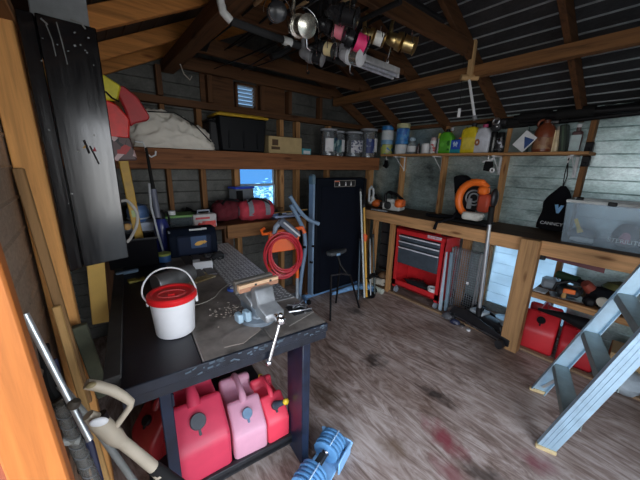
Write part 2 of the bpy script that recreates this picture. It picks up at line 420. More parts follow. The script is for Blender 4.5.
timber('top_plate', (XR-.05, -.9, 2.09), (XR-.05, 3.08, 2.09), .09, .04, W['darkY'], 'dark plate along the top of the galvanised wall', 'wall plates')
timber('top_plate', (XL+.05, .63, 2.06), (XL+.05, 3.08, 2.06), .09, .05, W['oldY'], 'plate along the top of the wall by the black board', 'wall plates')
timber('top_plate', (XL+.1, 3.055, 2.115), (XR-.1, 3.055, 2.115), .07, .06, W['darkX'], 'plate across the gable wall under the louvre', 'wall plates')
for i, y in enumerate([.605, 1.235, 1.9, 2.5]):
    o_ = ['fourth', 'third', 'second', 'first'][i]
    timber('wall_stud', (XR-.047, y, 0), (XR-.047, y, 2.07), .04, .09, W['oldZ'] if i == 0 else W['pineZ'], f'upright stud on the galvanised wall, {o_} from the back corner', 'studs of the right wall', (1, 0, 0))
for i, (x, w_) in enumerate([(.30, .05), (.62, .04), (.93, .05), (1.275, .055), (1.835, .05), (2.06, .055), (2.55, .05), (3.4, .1)]):
    w2 = ['beside the yellow level', 'behind the white bundle', 'behind the black cloth', 'on the nearer side of the little window', 'on the far side of the little window', 'just beyond the little window', 'behind the folded treadmill', 'in the back corner'][i]
    timber('wall_stud', (x, YB-.047, 0), (x, YB-.047, 2.08), w_, .08, W['pineZ'] if 3 <= i else W['oldZ'], f'upright stud on the gable wall, {w2}', 'studs of the gable wall', (0, 1, 0))
for i, x in enumerate([.62, 1.05, 1.6, 1.95, 2.4]):
    timber('gable_stud', (x, YB-.047, 2.15), (x, YB-.047, min(2.39, roofz(x)-.12)), .045, .08, W['darkZ'], f'short stud in the gable above the high shelf, {nth[i]} from the black board', 'short gable studs', (0, 1, 0))

for x0, x1, s in ((.98, 1.31, 'nearer'), (1.57, 1.92, 'farther')):
    struct('trim_%d' % (5 if s == 'nearer' else 6), MB().box(((x0+x1)/2, YB-.012, 2.33), (x1-x0, .012, .42), .002), W['darkX'], f'brown boarding on the {s} side of the louvre vent')
# window and louvre
t = thing('window_1', 'small blue-lit two-pane window behind the red duffel bag', 'window', ((WX0+WX1)/2, YB, WZ0)); t['kind'] = 'structure'
w, h = WX1-WX0, WZ1-WZ0
mb = MB()
for x in (-w/2+.012, w/2-.012): mb.box((x, -.005, h/2), (.024, .06, h), .003)
for z in (.012, h-.012): mb.box((0, -.005, z), (w-.048, .058, .024), .003)
part('window_frame', mb, wood('window_casing', (.3, .19, .1), 'Z'), t)
SASH = plain('blue_white_sash', (.4, .5, .6), .5)
for k, (z0, z1, yy) in enumerate([(.024, .27, .0), (.26, h-.024, .018)]):
    mb = MB()
    for x in (-w/2+.033, w/2-.033): mb.box((x, yy, (z0+z1)/2), (.018, .016, z1-z0), .002)
    for z in (z0+.009, z1-.009): mb.box((0, yy, z), (w-.084, .016, .018), .002)
    s = part('sash', mb, SASH, t)
    part('pane', MB().box((0, yy, (z0+z1)/2), (w-.08, .004, z1-z0-.03)), clear('blue_glass' if k else 'blue_glass_low', (.62, .84, 1.0), .05, (.4, .6, .8), .05), s)
part('window_sill', MB().box((0, -.03, -.01), (w+.08, .12, .02), .003), W['oldX'], t)
t = thing('vent_1', 'slatted louvre vent letting daylight in high in the gable', 'vent', ((VX0+VX1)/2, YB, VZ0)); t['kind'] = 'structure'
w, h = VX1-VX0, VZ1-VZ0
mb = MB()
for x in (-w/2+.012, w/2-.012): mb.box((x, -.01, h/2), (.024, .08, h), .003)
for z in (.01, h-.01): mb.box((0, -.01, z), (w, .08, .02), .003)
part('vent_frame', mb, W['darkZ'], t)
for k in range(6): part('slat', MB().box((0, .005, .038+k*.036), (w-.03, .036, .004), rot=(R(-38), 0, 0)), plain('louvre_blue', (.36, .46, .58), .5) if k == 0 else bpy.data.materials['louvre_blue'], t)

# jamb by the camera and the corner of the doorway behind it
def board(name, a, b, w_, h_, upv, mat, label, cat='timber', group=None, kind='structure'):
    o = mesh_obj(name, MB().beam(a, b, w_, h_, upv, .004), mat); return tag(o, label, cat, group, kind)
board('trim_1', (-.115, .62, .45), (-.168, .62, 2.06), .07, .04, (0, 1, 0), W['orange'], 'bright orange pine jamb nearest the camera')
board('trim_2', (-.165, .645, .3), (-.19, .645, 2.06), .03, .03, (0, 1, 0), wood('reddish_edge', (.36, .1, .05), 'Z', dark=.8, knots=False), 'reddish strip along the outer edge of the orange jamb')
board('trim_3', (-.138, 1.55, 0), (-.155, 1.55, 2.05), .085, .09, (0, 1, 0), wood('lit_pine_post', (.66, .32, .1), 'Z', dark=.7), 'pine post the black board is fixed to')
def stick(name, a, b, w_, h_, mat, label, cat='board', group=None, upv=(0, 1, 0)):
    return tag(mesh_obj(name, MB().beam(a, b, w_, h_, upv, .004), mat), label, cat, group)
stick('leaning_board', A(18, 168, Y=1.44), A(88, 402, Y=1.36), .03, .03, wood('worn_board', (.27, .15, .06), 'Z', dark=.6), 'brown rounded board leaning in front of the pine post', group=None)
a_ = A(56, 306, Y=1.33); b_ = A(112, 500, Y=1.25)
stick('leaning_batten', a_, a_+(b_-a_)*((a_.z-.005)/(a_.z-b_.z)), .026, .02, W['tan'], 'thin tan batten beside the brown leaning board')
stick('green_board', A(79, 325, Y=1.42), A(104, 395, Y=1.42), .05, .03, plain('mossy_wood', (.06, .065, .04), .9, var=.4), 'mossy dark offcut between the post and the workbench')

# black painted board hung high, and the grey sheet above it
t = thing('black_board', 'glossy black painted board fixed to the pine post', 'board', (.0, 1.5, 1.15))
def black_gloss():
    mt, nt, b = newmat('glossy_black_paint')
    v = coords(nt, (55, 55, 2.2)); n = N(nt, 'ShaderNodeTexNoise', Scale=1.3, Detail=7, Roughness=.7); nt.links.new(v, n.inputs['Vector'])
    v2 = coords(nt); n2 = N(nt, 'ShaderNodeTexNoise', Scale=22, Detail=4); nt.links.new(v2, n2.inputs['Vector'])
    c = ramp(nt, n2.outputs[0], [(.3, (.003, .003, .004)), (.68, (.007, .007, .008)), (.78, (.02, .02, .02))]); nt.links.new(c, b.inputs['Base Color'])
    r = ramp(nt, n.outputs[0], [(.3, (.1,)*3), (.75, (.27,)*3)]); nt.links.new(r, b.inputs['Roughness'])
    b.inputs['Specular IOR Level'].default_value = .6; b.inputs['Coat Weight'].default_value = .15; b.inputs['Coat Roughness'].default_value = .15
    bump(nt, b, n.outputs[0], .045, .001); return mt
BLK = black_gloss()
p = [(-.098, 0), (.108, .025), (.115, .92), (-.105, .925)]
mb = MB()
K = Matrix(((1, 0, 0, 0), (0, 0, 1, 0), (0, 1, 0, 0), (0, 0, 0, 1)))
xs = [(-.098, -.055), (-.053, .108)]
for x0, x1 in xs:
    mb.prism([(x0, .0 if x0 < -.06 else .012), (x1, .012 if x1 < 0 else .025), (x1*1.04, .922), (x0*1.04, .925)], 0, .028, K, .003)
part('panel', mb, BLK, t)
mb = MB()
rnd = random.Random(3)
for k in range(16):
    x, z = rnd.uniform(-.09, .1), rnd.choice([rnd.uniform(.02, .9), rnd.uniform(.82, .9)])
    mb.box((x, -.001, z), (.002+.004*rnd.random(), .002, .002+.005*rnd.random()), rot=(0, rnd.random()*3, 0))
part('gouge', MB().beam((.035, -.0005, .50), (.055, -.0005, .43), .003, .006).beam((.02, -.0005, .52), (.03, -.0005, .47), .003, .008), plain('gouge_dark', (.004, .003, .003), .9), t)
part('paint_fleck', MB().prism([(-.008, -.006), (.008, -.004), (.004, .008)], -.001, .001, Matrix.Translation((.018, -.0005, .495)) @ Euler((R(90), 0, 0)).to_matrix().to_4x4()), plain('fleck_amber', (.4, .22, .05), .7), t)
part('paint_fleck', MB().prism([(-.008, -.006), (.006, -.006), (.002, .012)], -.001, .001, Matrix.Translation((.048, -.0005, .485)) @ Euler((R(90), 0, 0)).to_matrix().to_4x4()), plain('fleck_red', (.3, .04, .05), .7), t)
part('cobweb', MB().tube([(-.03, -.002, .9), (-.02, -.002, .85), (-.018, -.002, .8)], .0018, 5).tube([(.0, -.002, .91), (.005, -.002, .86), (.01, -.002, .78)], .0018, 5).tube([(.04, -.002, .93), (.07, -.002, .925), (.08, -.002, .91)], .003, 5).tube([(-.04, -.002, .91), (-.025, -.002, .895)], .003, 5), plain('dusty_web', (.2, .2, .19), .9), t)
part('paint_chips', mb, plain('chipped_white', (.25, .25, .24), .8), t)['kind'] = 'stuff'
solo('grey_sheet', MB().box((0, 0, 0), (.165, .02, .3), .004), plain('dull_grey_sheet', (.2, .21, .215), .7, var=.2), 'dull grey sheet above the black board', 'sheet', (.015, 1.56, 2.1), (R(4), R(1), 0))

# ---------------------------------------------------------------- left workbench
BR = -math.atan(.1)
BO = Vector((.785, .90, 0))           # front corner of the bench nearest the treadmill
BM = Matrix.Translation(BO) @ Matrix.Rotation(BR, 4, 'Z')
def B(u, v, z): return BM @ Vector((-u, v, z))      # u along the front edge, v to the back
BT = .9
t = thing('workbench', 'long dark workbench with blue painted legs and a vise', 'workbench', BO, BR)
mb = MB()
for k in range(2): mb.box((-.14-.27*k, .79, BT-.02), (.268, 1.58, .04), .003)
part('worktop', mb, plain('dusty_grey_top', (.215, .185, .16), .42, var=.7, sc=6, bmp=.3), t)
part('worktop', MB().box((-.67, .79, BT-.0215), (.248, 1.58, .037), .003), plain('black_painted_top', (.012, .012, .017), .42, var=.4, sc=9, bmp=.25), t, 'black painted plank on the wall side')
part('edge_board', MB().box((-.815, .76, BT-.015), (.05, 1.4, .05), .003), plain('dusty_edge', (.035, .034, .032), .8, var=.35), t, 'dusty grey edge board at the wall side')
PNT = plain('chipped_navy_paint', (.007, .010, .018), .4, var=.5, sc=20)
NAV = plain('blue_painted_leg', (.006, .012, .03), .4, var=.5, sc=12)
part('apron', MB().box((-.4, .02, BT-.062), (.79, .036, .045), .003).box((-.4, -.003, BT-.02), (.79, .012, .042), .003), PNT, t)
part('apron', MB().box((-.02, .81, BT-.07), (.036, 1.5, .06), .003), PNT, t)
rnd = random.Random(21); mb = MB()
for k in range(46):
    x = -rnd.uniform(.02, .62); mb.box((x, -.0095, BT-.004-.03*rnd.random()**2), (.004+.018*rnd.random(), .002, .002+.008*rnd.random()), rot=(0, rnd.uniform(-.5, .5), 0))
part('chipped_edge', mb, plain('pale_chips_edge', (.06, .085, .11), .7, var=.5), t)['kind'] = 'stuff'
for x, y, w_, d_ in ((-.06, .17, .045, .17), (-.672, .2, .045, .12), (-.1, 1.48, .1, .07), (-.72, 1.48, .1, .07)):
    part('leg', MB().box((x, y, (BT-.04)/2), (w_, d_, BT-.04), .004), NAV, t)
SHB = plain('blackened_shelf', (.014, .015, .018), .55, var=.4)
part('shelf', MB().box((-.42, .8, .07), (.72, 1.2, .03), .003).box((-.42, .215, .075), (.74, .03, .06), .003), SHB, t)
part('rail', MB().beam((-.655, .20, .62), (-.72, 1.45, .55), .03, .06), NAV, t)

# things on the bench top
def plate():
    t = thing('diamond_plate', 'raised-pattern aluminium plate lying along the bench edge', 'metal plate', BM @ Vector((-.125, .93, BT)), BR)
    part('sheet', MB().box((-.02, 0, .003), (.26, 1.26, .006), .001), plain('worn_plate', (.4, .4, .4), .5, metal=.5, var=.3), t)
    mb = MB(); k = 0
    for i in range(10):
        for j in range(46):
            a = R(45) if (i+j) % 2 else R(-45)
            mb.box((-.138+i*.026, -.605+j*.0268, .0065), (.018, .005, .003), rot=(0, 0, a))
    o = part('tread_pattern', mb, plain('polished_tread', (.85, .85, .85), .4, metal=.6), t)
plate()
for k, (u, lab, c_) in enumerate([(.33, 'grey flat board lying beside the diamond plate', (.12, .11, .11)), (.40, 'second grey flat board, farther from the diamond plate', (.09, .08, .075))]):
    solo('flat_board', MB().box((0, 0, .006), (.055, .62, .012), .002), plain('board_grey%d' % k, c_, .6, var=.3), lab, 'board', BM @ Vector((-u, 1.15, BT)), BR+R(3))
solo('blue_strip', MB().box((0, 0, .01), (.12, .03, .02), .004), plain('strip_blue_grey', (.2, .3, .42), .5), 'blue-grey strip lying by the bench wall side', 'strip', (.13, 2.10, BT), R(10))
solo('yellow_packet', MB().box((0, 0, .008), (.09, .05, .016), .004), printed('packet_print', (.35, .3, .06), [(.05, .05, .03), (.2, .17, .05)], 30), 'small yellow-black packet on the black painted plank', 'packet', (.16, 1.93, BT), R(5))
# vise
t = thing('bench_vise', 'grey steel bench vise with jaw boards at the bench corner', 'vise', B(.262, .19, BT), BR+R(8)); t.scale = (.94, .94, .94)
VS = plain('vise_casting', (.3, .31, .32), .42, metal=.5, var=.25)
part('base', MB().lathe([(.085, 0), (.085, .02), (.06, .03), (.055, .05)], 24).box((0, .01, .07), (.1, .16, .05), .008), plain('dusty_base', (.2, .24, .28), .5, metal=.3), t)
part('body', MB().prism([(-.03, .05), (.08, .05), (.1, .1), (.09, .175), (.045, .185), (.03, .13), (-.03, .11)], -.05, .05, Matrix(((0, 0, 1, 0), (1, 0, 0, 0), (0, 1, 0, 0), (0, 0, 0, 1))), .006), VS, t)
part('moving_jaw', MB().prism([(-.16, .06), (-.03, .06), (-.03, .1), (-.02, .185), (-.065, .185), (-.09, .12), (-.16, .1)], -.048, .048, Matrix(((0, 0, 1, 0), (1, 0, 0, 0), (0, 1, 0, 0), (0, 0, 0, 1))), .006), VS, t)
part('jaw_board', MB().box((.0, -.012, .19), (.21, .022, .032), .002), wood('raw_pine_strip', (.55, .36, .22), 'X', dark=.75), t, 'pale pine strip with two holes')
part('jaw_board', MB().box((.0, .035, .18), (.2, .03, .06), .003), plain('grey_jaw_board', (.16, .14, .12), .7), t, 'dark jaw board')
part('jaw_board', MB().box((0, -.024, .18), (.205, .004, .02), .001), plain('copper_strip', (.35, .17, .1), .5), t, 'reddish strip below the pine')
for x in (-.02, .06): part('bolt', MB().rod((x, -.0235, .193), (x, -.0205, .193), .007), M_dsteel, t)
part('screw', MB().rod((0, -.2, .082), (0, -.1, .082), .016, 14).ell((0, -.2, .082), (.024, .024, .024)), M_chrome, t)
part('handle', MB().tube([(.0, -.2, .1), (-.015, -.205, .05), (-.045, -.21, -.02), (-.07, -.212, -.09)], .0085).ell((-.071, -.212, -.092), (.014, .014, .014)).ell((.0, -.2, .104), (.013, .013, .013)), M_chrome, t)
part('clamp_block', MB().box((-.07, -.02, .05), (.03, .05, .05), .006).box((-.1, -.0, .04), (.028, .05, .045), .006), plain('pale_blue_paint', (.33, .46, .55), .5), t, 'pale blue clamp blocks')

# bucket
t = thing('bucket', 'white plastic bucket with a red lid on the dark bench', 'bucket', (.218, 1.235, BT), R(-20)); t.scale = (.86, .86, .86)
part('pail', MB().lathe([(.0, 0), (.084, 0), (.088, .006), (.099, .178), (.103, .18), (.103, .19), (.0, .19)], 40), plain('bucket_white', (.78, .78, .8), .4, var=.03), t)
part('lid', MB().lathe([(.107, .176), (.11, .18), (.11, .2), (.104, .207), (.09, .207), (.084, .2), (.0, .2)], 40).box((0, -.02, .203), (.03, .03, .012), .003), plain('lid_red', (.72, .015, .02), .3, var=.05), t)
part('lid_ridge', MB().torus((0, -.01, .2015), .055, .003, sx=1.1, sy=.75), plain('lid_shine', (.72, .1, .1), .25), t)
part('handle', MB().tube(cr([(-.108, .0, .165), (-.128, .01, .2), (-.12, .03, .25), (-.08, .07, .29), (-.01, .1, .295), (.06, .08, .27), (.1, .03, .215), (.108, 0, .17)]), .0042), M_white, t)
part('ear', MB().box((-.107, 0, .16), (.012, .022, .03), .003).box((.107, 0, .16), (.012, .022, .03), .003), M_white, t)

# dark canister lying behind the bucket
t = thing('canister', 'dented grey metal canister lying behind the red-lidded bucket', 'canister', (.325, 1.72, BT+.066), (0, 0, R(20))); t.scale = (.8, .8, .8); t.location.z = BT+.052
K = Matrix.Rotation(R(90), 4, 'Y')
part('shell', MB().lathe([(0, -.14), (.06, -.14), (.064, -.13), (.064, -.01), (.062, 0), (.064, .01), (.064, .13), (.06, .14), (0, .14)], 28, K), plain('grey_can', (.2, .2, .2), .45, metal=.5), t)
part('rim', MB().torus((-.135, 0, 0), .062, .004, (0, R(90), 0)), M_steel, t)
# box of wipes etc.
t = thing('small_carton', 'small white carton lying by the edge of the diamond plate', 'carton', (.545, 1.93, BT), R(-12))
part('box', MB().box((0, 0, .03), (.12, .07, .055), .002), M_white, t)
part('flap', MB().box((.02, .005, .06), (.07, .06, .004), .001), M_dkgrey, t)
t = thing('power_tool', 'small black clamp tool on the bench behind the white carton', 'tool', (.68, 2.03, BT), R(30))
part('body', MB().tube([(-.06, 0, .03), (0, .01, .045), (.05, -.01, .035)], [.018, .024, .014]).torus((.03, 0, .03), .03, .008, (R(70), 0, 0)), M_dkgrey, t)
part('chuck', MB().rod((.05, -.01, .035), (.085, -.02, .03), .008), M_steel, t)
solo('booklet', MB().box((0, 0, .004), (.16, .11, .008), .001), printed('stained_cover', (.3, .22, .1), [(.2, .13, .05), (.4, .33, .2)], 30, .8), 'stained tan booklet in front of the white carton', 'booklet', (.47, 1.76, BT), R(18))
solo('shop_rag', MB().ell((0, 0, .012), (.06, .035, .014), noise=.4), plain('red_rag', (.45, .06, .06), .9), 'small red rag beside the tan booklet', 'rag', (.36, 1.86, BT))
t = thing('tape_roll', 'small roll of blue tape lying on the bare bench top', 'tape roll', (.565, 1.47, BT), R(40))
part('roll', MB().torus((0, 0, .012), .022, .009, n=24, sx=1, sy=1), M_blue, t)
part('core', MB().lathe([(.012, .002), (.014, .002), (.014, .022), (.012, .022)], 18), M_white, t)
solo('wire', MB().tube(cr([(.30, 1.45, BT+.004), (.36, 1.41, BT+.004), (.45, 1.44, BT+.004), (.52, 1.52, BT+.004), (.66, 1.62, BT+.005)]), .0022, 6), plain('pale_wire', (.5, .46, .4), .6), 'thin pale wire curling across the bench top', 'wire')
rnd = random.Random(11)
mb = MB()
for k in range(60):
    x, y = rnd.gauss(.47, .05), rnd.gauss(1.27, .05)
    mb.box((x, y, BT+.002), (.004+.008*rnd.random(), .003+.004*rnd.random(), .002), rot=(0, 0, rnd.random()*3))
solo('wood_chips', mb, plain('pale_chips', (.5, .43, .36), .9), 'scatter of pale wood chips beside the vise', 'wood chips', kind='stuff')
solo('paper_scrap', MB().prism([(-.09, -.03), (-.02, -.06), (.09, -.03), (.1, .02), (.02, .05), (-.06, .035)], 0, .003), plain('brown_paper', (.24, .2, .17), .9), 'torn brown paper scrap at the front of the bench', 'paper', B(.38, .1, BT), R(10))
solo('paper_scrap', MB().prism([(-.09, -.05), (.08, -.07), (.1, .05), (-.05, .07)], 0, .003), plain('grey_paper', (.2, .18, .16), .9), 'grey oily paper between the vise and the bench corner', 'paper', B(.11, .14, BT), R(20))
t = thing('drill_bit_case', 'jumble of steel bits at the outer bench corner', 'tool', B(.06, .17, BT), BR)
mb = MB()
for k in range(9):
    a = rnd.random()*3; x, y = rnd.uniform(-.04, .04), rnd.uniform(-.04, .04)
    mb.rod((x-.03*math.cos(a), y-.03*math.sin(a), .006+.012*rnd.random()), (x+.03*math.cos(a), y+.03*math.sin(a), .006+.015*rnd.random()), .005, 8)
part('bits', mb, M_steel, t); part('tray', MB().box((0, 0, .003), (.1, .1, .006), .002), M_dkgrey, t)

# ---------------------------------------------------------------- gas cans
KX = Matrix(((0, 0, 1, 0), (1, 0, 0, 0), (0, 1, 0, 0), (0, 0, 0, 1)))   # prism drawn in (y,z), extruded along x
def gas_can(label, loc, rot, w, d, h, col, cap, capmat, group=None, rec=None, tilt=0):
    t = thing('gas_can', label, 'gas can', loc, (R(tilt), 0, rot), group)
    mt = plain('can_plastic', col, .42, var=.1, sc=6)
    mb = MB().prism([(0, .01), (.015, 0), (d-.015, 0), (d, .015), (d, h*.8), (d*.93, h*.88), (d*.84, h*.86), (d*.8, h*.7), (d*.5, h*.68), (d*.44, h*.82), (d*.38, h*.86), (d*.05, h*.56), (0, h*.48)], -w/2, w/2, KX, .022*min(1, w/.2), 3)
    part('body', mb, mt, t)
    part('handle', MB().tube([(0, d*.36, h*.8), (0, d*.42, h*.89), (0, d*.52, h*.93), (0, d*.76, h*.95), (0, d*.88, h*.9), (0, d*.92, h*.8)], [w*.13, w*.11, w*.09, w*.09, w*.11, w*.13], 12), mt, t)
    ca = Vector((0, -h*.27, d*.33)).normalized()
    p = Vector((0, d*.2, h*.7)); q = Matrix.Translation(p) @ Matrix.Rotation(math.atan2(h*.3, d*.33), 4, 'X')
    part('cap', MB().lathe([(.0, -.01), (w*cap, -.01), (w*cap, .016), (w*cap*.9, .022), (0, .022)], 20, q).box((0, -w*cap*1.25, .004), (.012, w*cap*.8, .008), .002, M=q), capmat, t)
    part('collar', MB().lathe([(w*cap*1.3, -.012), (w*cap*1.25, .002), (0, .002)], 20, q), mt, t)
    if rec: part('vent_cap', MB().lathe([(0, 0), (.014, 0), (.013, .018), (0, .02)], 12, Matrix.Translation((0, d*.9, h*.87))), rec, t)
    return t
SZ = .086
gas_can('big faded pink gas can with a grey cap on the lower shelf', B(.545, .215, SZ), BR+R(2), .27, .42, .40, (.62, .045, .095), .14, plain('grey_cap', (.07, .075, .085), .5))
gas_can('pale pink-white gas can with a blue-grey cap, middle of the lower shelf', B(.31, .215, SZ), BR-R(2), .18, .36, .30, (.66, .32, .42), .15, plain('blue_grey_cap', (.16, .25, .36), .45), rec=M_orange)
t = gas_can('small bright red gas can with a yellow spout cap, beside the blue leg', B(.15, .215, SZ), BR+R(2), .13, .28, .28, (.75, .05, .09), .17, plain('black_cap', (.03, .04, .05), .5), rec=M_yellow)
part('spout', MB().tube([(.0, .06, .20), (.012, .03, .225), (.03, .01, .24)], [.02, .017, .014]), plain('dark_spout', (.03, .05, .07), .5), t)
part('spout_tip', MB().ell((.04, .002, .247), (.018, .016, .018)), M_yellow, t)
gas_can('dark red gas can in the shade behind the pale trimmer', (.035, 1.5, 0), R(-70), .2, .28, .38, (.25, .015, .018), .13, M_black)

# adjustable dumbbell on the floor
t = thing('dumbbell', 'blue-plated adjustable dumbbell lying on the floor by the bench leg', 'dumbbell', (.77, .905, 0), R(21)); t.scale = (.86, .86, .8)
BLU = plain('plate_blue', (.1, .27, .5), .5, var=.2); BLD = plain('gap_navy', (.008, .012, .024), .6)
KYZ = Matrix(((0, 0, 1, 0), (1, 0, 0, 0), (0, 1, 0, 0), (0, 0, 0, 1)))
def plate_poly(k): return [(.09*k*math.cos(R(a)), .085+.08*k*math.sin(R(a))) for a in range(-90, 270, 24)]
for s in (-1, 1):
    for k in range(5):
        x = s*(.07+.028*k); q = .95+.04*(k % 2)
        part('weight_plate', MB().prism(plate_poly(q), -.0085, .0085, Matrix.Translation((x, 0, .015)) @ KYZ, .004, 2), BLU, t)
    part('spacer', MB().prism([(y*.8, z*.8) for y, z in plate_poly(1)], -.058, .058, Matrix.Translation((s*.127, 0, .022)) @ KYZ, .003), BLD, t)
    part('selector_bar', MB().box((s*.127, -.03, .18), (.13, .008, .008), .003), plain('selector_pale', (.35, .5, .66), .4) if 'selector_pale' not in bpy.data.materials else bpy.data.materials['selector_pale'], t)
part('grip', MB().rod((-.06, 0, .1), (.06, 0, .1), .022, 16).box((-.005, 0, .125), (.075, .04, .018), .005), M_dkgrey, t)
part('collar', MB().lathe([(.0, -.008), (.03, -.008), (.03, .008), (0, .008)], 18, Matrix.Translation((.062, 0, .105)) @ Matrix.Rotation(R(90), 4, 'Y')).ell((.052, -.012, .128), (.013, .013, .013)), M_chrome, t)
part('cradle', MB().box((0, 0, .007), (.4, .17, .014), .005).prism([(-.1, 0), (.1, 0), (.12, .09), (.1, .1), (-.1, .1), (-.12, .09)], -.006, .006, Matrix.Translation((.225, 0, 0)) @ KYZ, .004).box((.13, -.105, .05), (.17, .012, .1), .004), plain('cradle_blue', (.24, .47, .75), .45), t)

# ---------------------------------------------------------------- string trimmer and tubes by the left wall
t = thing('string_trimmer', 'beige plastic trimmer handle and shaft leaning by the wall', 'trimmer', (0, 0, 0))
BG = plain('aged_beige_plastic', (.44, .38, .29), .5, var=.08)
def P(px, py, y=1.05): return A(px, py, Y=y-.16)
part('handle_loop', MB().tube([P(86, 384), P(98, 386), P(112, 390), P(123, 396), P(131, 402), P(130, 407), P(122, 418), P(113, 430)], [.013, .014, .014, .013, .011, .009, .009, .010], 12), BG, t)
part('motor_housing', MB().tube([P(88, 415), P(101, 424), P(114, 436), P(121, 442)], [.014, .024, .024, .018], 14), BG, t)
part('shaft', MB().tube([P(112, 434), P(135, 452), P(152, 466), P(160, 473)], [.017, .017, .018, .02], 14), BG, t)
part('coupling', MB().tube([P(153, 467), P(172, 480), P(190, 492)], [.02, .02, .02], 14), M_rubber, t, 'black end of the shaft')
part('switch', MB().ell(P(91, 385, 1.03), (.012, .01, .007)), plain('ochre_button', (.3, .24, .12), .5), t)
part('window', MB().ell(P(99, 422, 1.02), (.022, .008, .013), rot=(0, R(25), 0)), M_white, t, 'white oval inset')
part('trigger', MB().tube([P(101, 414), P(106, 420)], [.014, .01]), M_black, t)
t = thing('silver_tube', 'bright silver metal tube leaning against the brown wall', 'tube', (0, 0, 0))
part('tube', MB().rod(A(25, 314, Y=1.12), A(90, 440, Y=1.0), .0095, 14), M_alu, t)
part('clip', MB().lathe([(.013, -.012), (.017, -.006), (.017, .006), (.013, .012)], 14, Matrix.Translation(A(74, 404, Y=1.03)) @ Euler((0, R(25), 0)).to_matrix().to_4x4()), plain('brown_clip', (.09, .075, .055), .6), t)
t = thing('grey_conduit', 'long grey conduit pipe running past the beige trimmer', 'pipe', (0, 0, 0))
part('pipe', MB().tube([A(60, 385, Y=1.18), A(96, 428, Y=1.14), A(140, 490, Y=1.08)], .012, 12), plain('dull_grey_pipe', (.23, .24, .23), .5), t)
part('coupling', MB().rod(A(58, 399, Y=1.17), A(66, 410, Y=1.16), .021, 14), plain('brown_clip2', (.09, .075, .055), .6), t)
t = thing('vacuum_hose', 'clear ribbed tube standing in the corner beside the orange jamb', 'hose', (0, 0, 0))
part('hose', MB().tube([A(60, 405, Y=1.1), A(76, 445, Y=1.08), A(98, 492, Y=1.05)], [.016, .02, .022], 16), clear('smoky_clear', (.75, .75, .72), .3, (.3, .3, .28)), t)
mb = MB()
for k in range(8):
    p0 = A(60, 405, Y=1.1).lerp(A(98, 492, Y=1.05), .1+k*.11); mb.torus(p0, .0215, .0015, (R(8), R(25), 0), 20, 6)
part('hose_ring', mb, M_grey, t)
part('end_piece', MB().tube([A(62, 442, Y=1.08), A(80, 440, Y=1.075)], [.012, .014]), plain('grey_elbow', (.3, .31, .29), .5), t)
for k, (p0, p1, lab, mt) in enumerate([((42, 345), (84, 470), 'black bundled cable hanging behind the orange jamb', M_rubber), ((52, 360), (100, 485), 'navy garden hose beside the silver tube', plain('navy_hose', (.03, .035, .08), .6))]):
    a, b = A(*p0, Y=1.24), A(*p1, Y=1.12)
    solo('cable_bundle' if k == 0 else 'garden_hose', MB().tube([a, a.lerp(b, .3)+Vector((-.012, 0, 0)), a.lerp(b, .7)+Vector((.012, 0, .01)), b], .018-.004*k, 8), mt, lab, 'cable' if k == 0 else 'hose')
solo('yellow_card', MB().box((0, 0, 0), (.07, .012, .32), .003), plain('yellow_card', (.6, .38, .1), .85, var=.06), 'yellow card sheet wedged between the post and the bench', 'card', (-.025, 1.72, .95), (0, R(4), 0))
# ---------------------------------------------------------------- high shelf on the gable wall
SHZ = 1.70
t = thing('storage_shelf', 'deep high shelf with a reddish beam along its front', 'shelf', (0, 0, 0))
part('beam', MB().beam((XL+.01, 2.70, 1.613), (3.17, 2.70, 1.625), .04, .16, bev=.004), W['red'], t)
part('deck', MB().box(((XL+3.16)/2, 2.88, SHZ-.008), (3.16-XL-.02, .33, .016), .002), W['darkX'], t)
for k, x in enumerate((.35, 1.28, 2.2)): part('joist', MB().box((x, 2.86, 1.655), (.04, .28, .07), .002), W['darkY'], t)

# white bundle
def bundle():
    t = thing('cloth_bundle', 'big crumpled off-white canvas bundle on the high shelf', 'bundle', (.66, 2.87, SHZ))
    rnd = random.Random(5); pts = [(rnd.uniform(-.4, .4), rnd.uniform(-.15, .15), rnd.uniform(.5, 1)) for _ in range(40)]
    def f(i, j):
        u = i*2*PI; v = j*PI/2
        x, y, z = math.cos(u)*math.cos(v), math.sin(u)*math.cos(v), math.sin(v)
        n = 2.6
        k = (abs(x)**n+abs(y)**n+abs(z)**n)**(-1/n)
        X, Y_, Z = x*k*.345, y*k*.155, z*k*.275*(1-.28*x)
        w_ = 0
        for q in pts[:16]: w_ += .012*(.5-abs(math.sin(19*q[2]*((X-q[0])*math.cos(q[1]*20)+(Z*1.2)*math.sin(q[0]*19)+Y_*2)+q[0]*17)))
        from mathutils import noise
        q_ = Vector((X*7+Z*4, Y_*9, Z*10-X*5)); w_ = .24*(noise.ridged_multi_fractal(q_, 1.0, 2.1, 3, 1.0, 2.0)/2.2-.5)+.05*noise.noise(q_*.5)
        s = 1+w_
        return (X*s, Y_*s, max(0, Z*(1+w_*1.5)))
    mb = MB().surf(f, 96, 44)
    part('canvas', mb, plain('off_white_canvas', (.75, .71, .63), .9, var=.12, sc=7, bmp=.5), t, angle=80)
    part('cord', MB().tube([(-.2, -.11, .27), (0, -.1, .285), (.15, -.12, .2), (.27, -.14, .07)], .005, 6), M_black, t)
bundle()
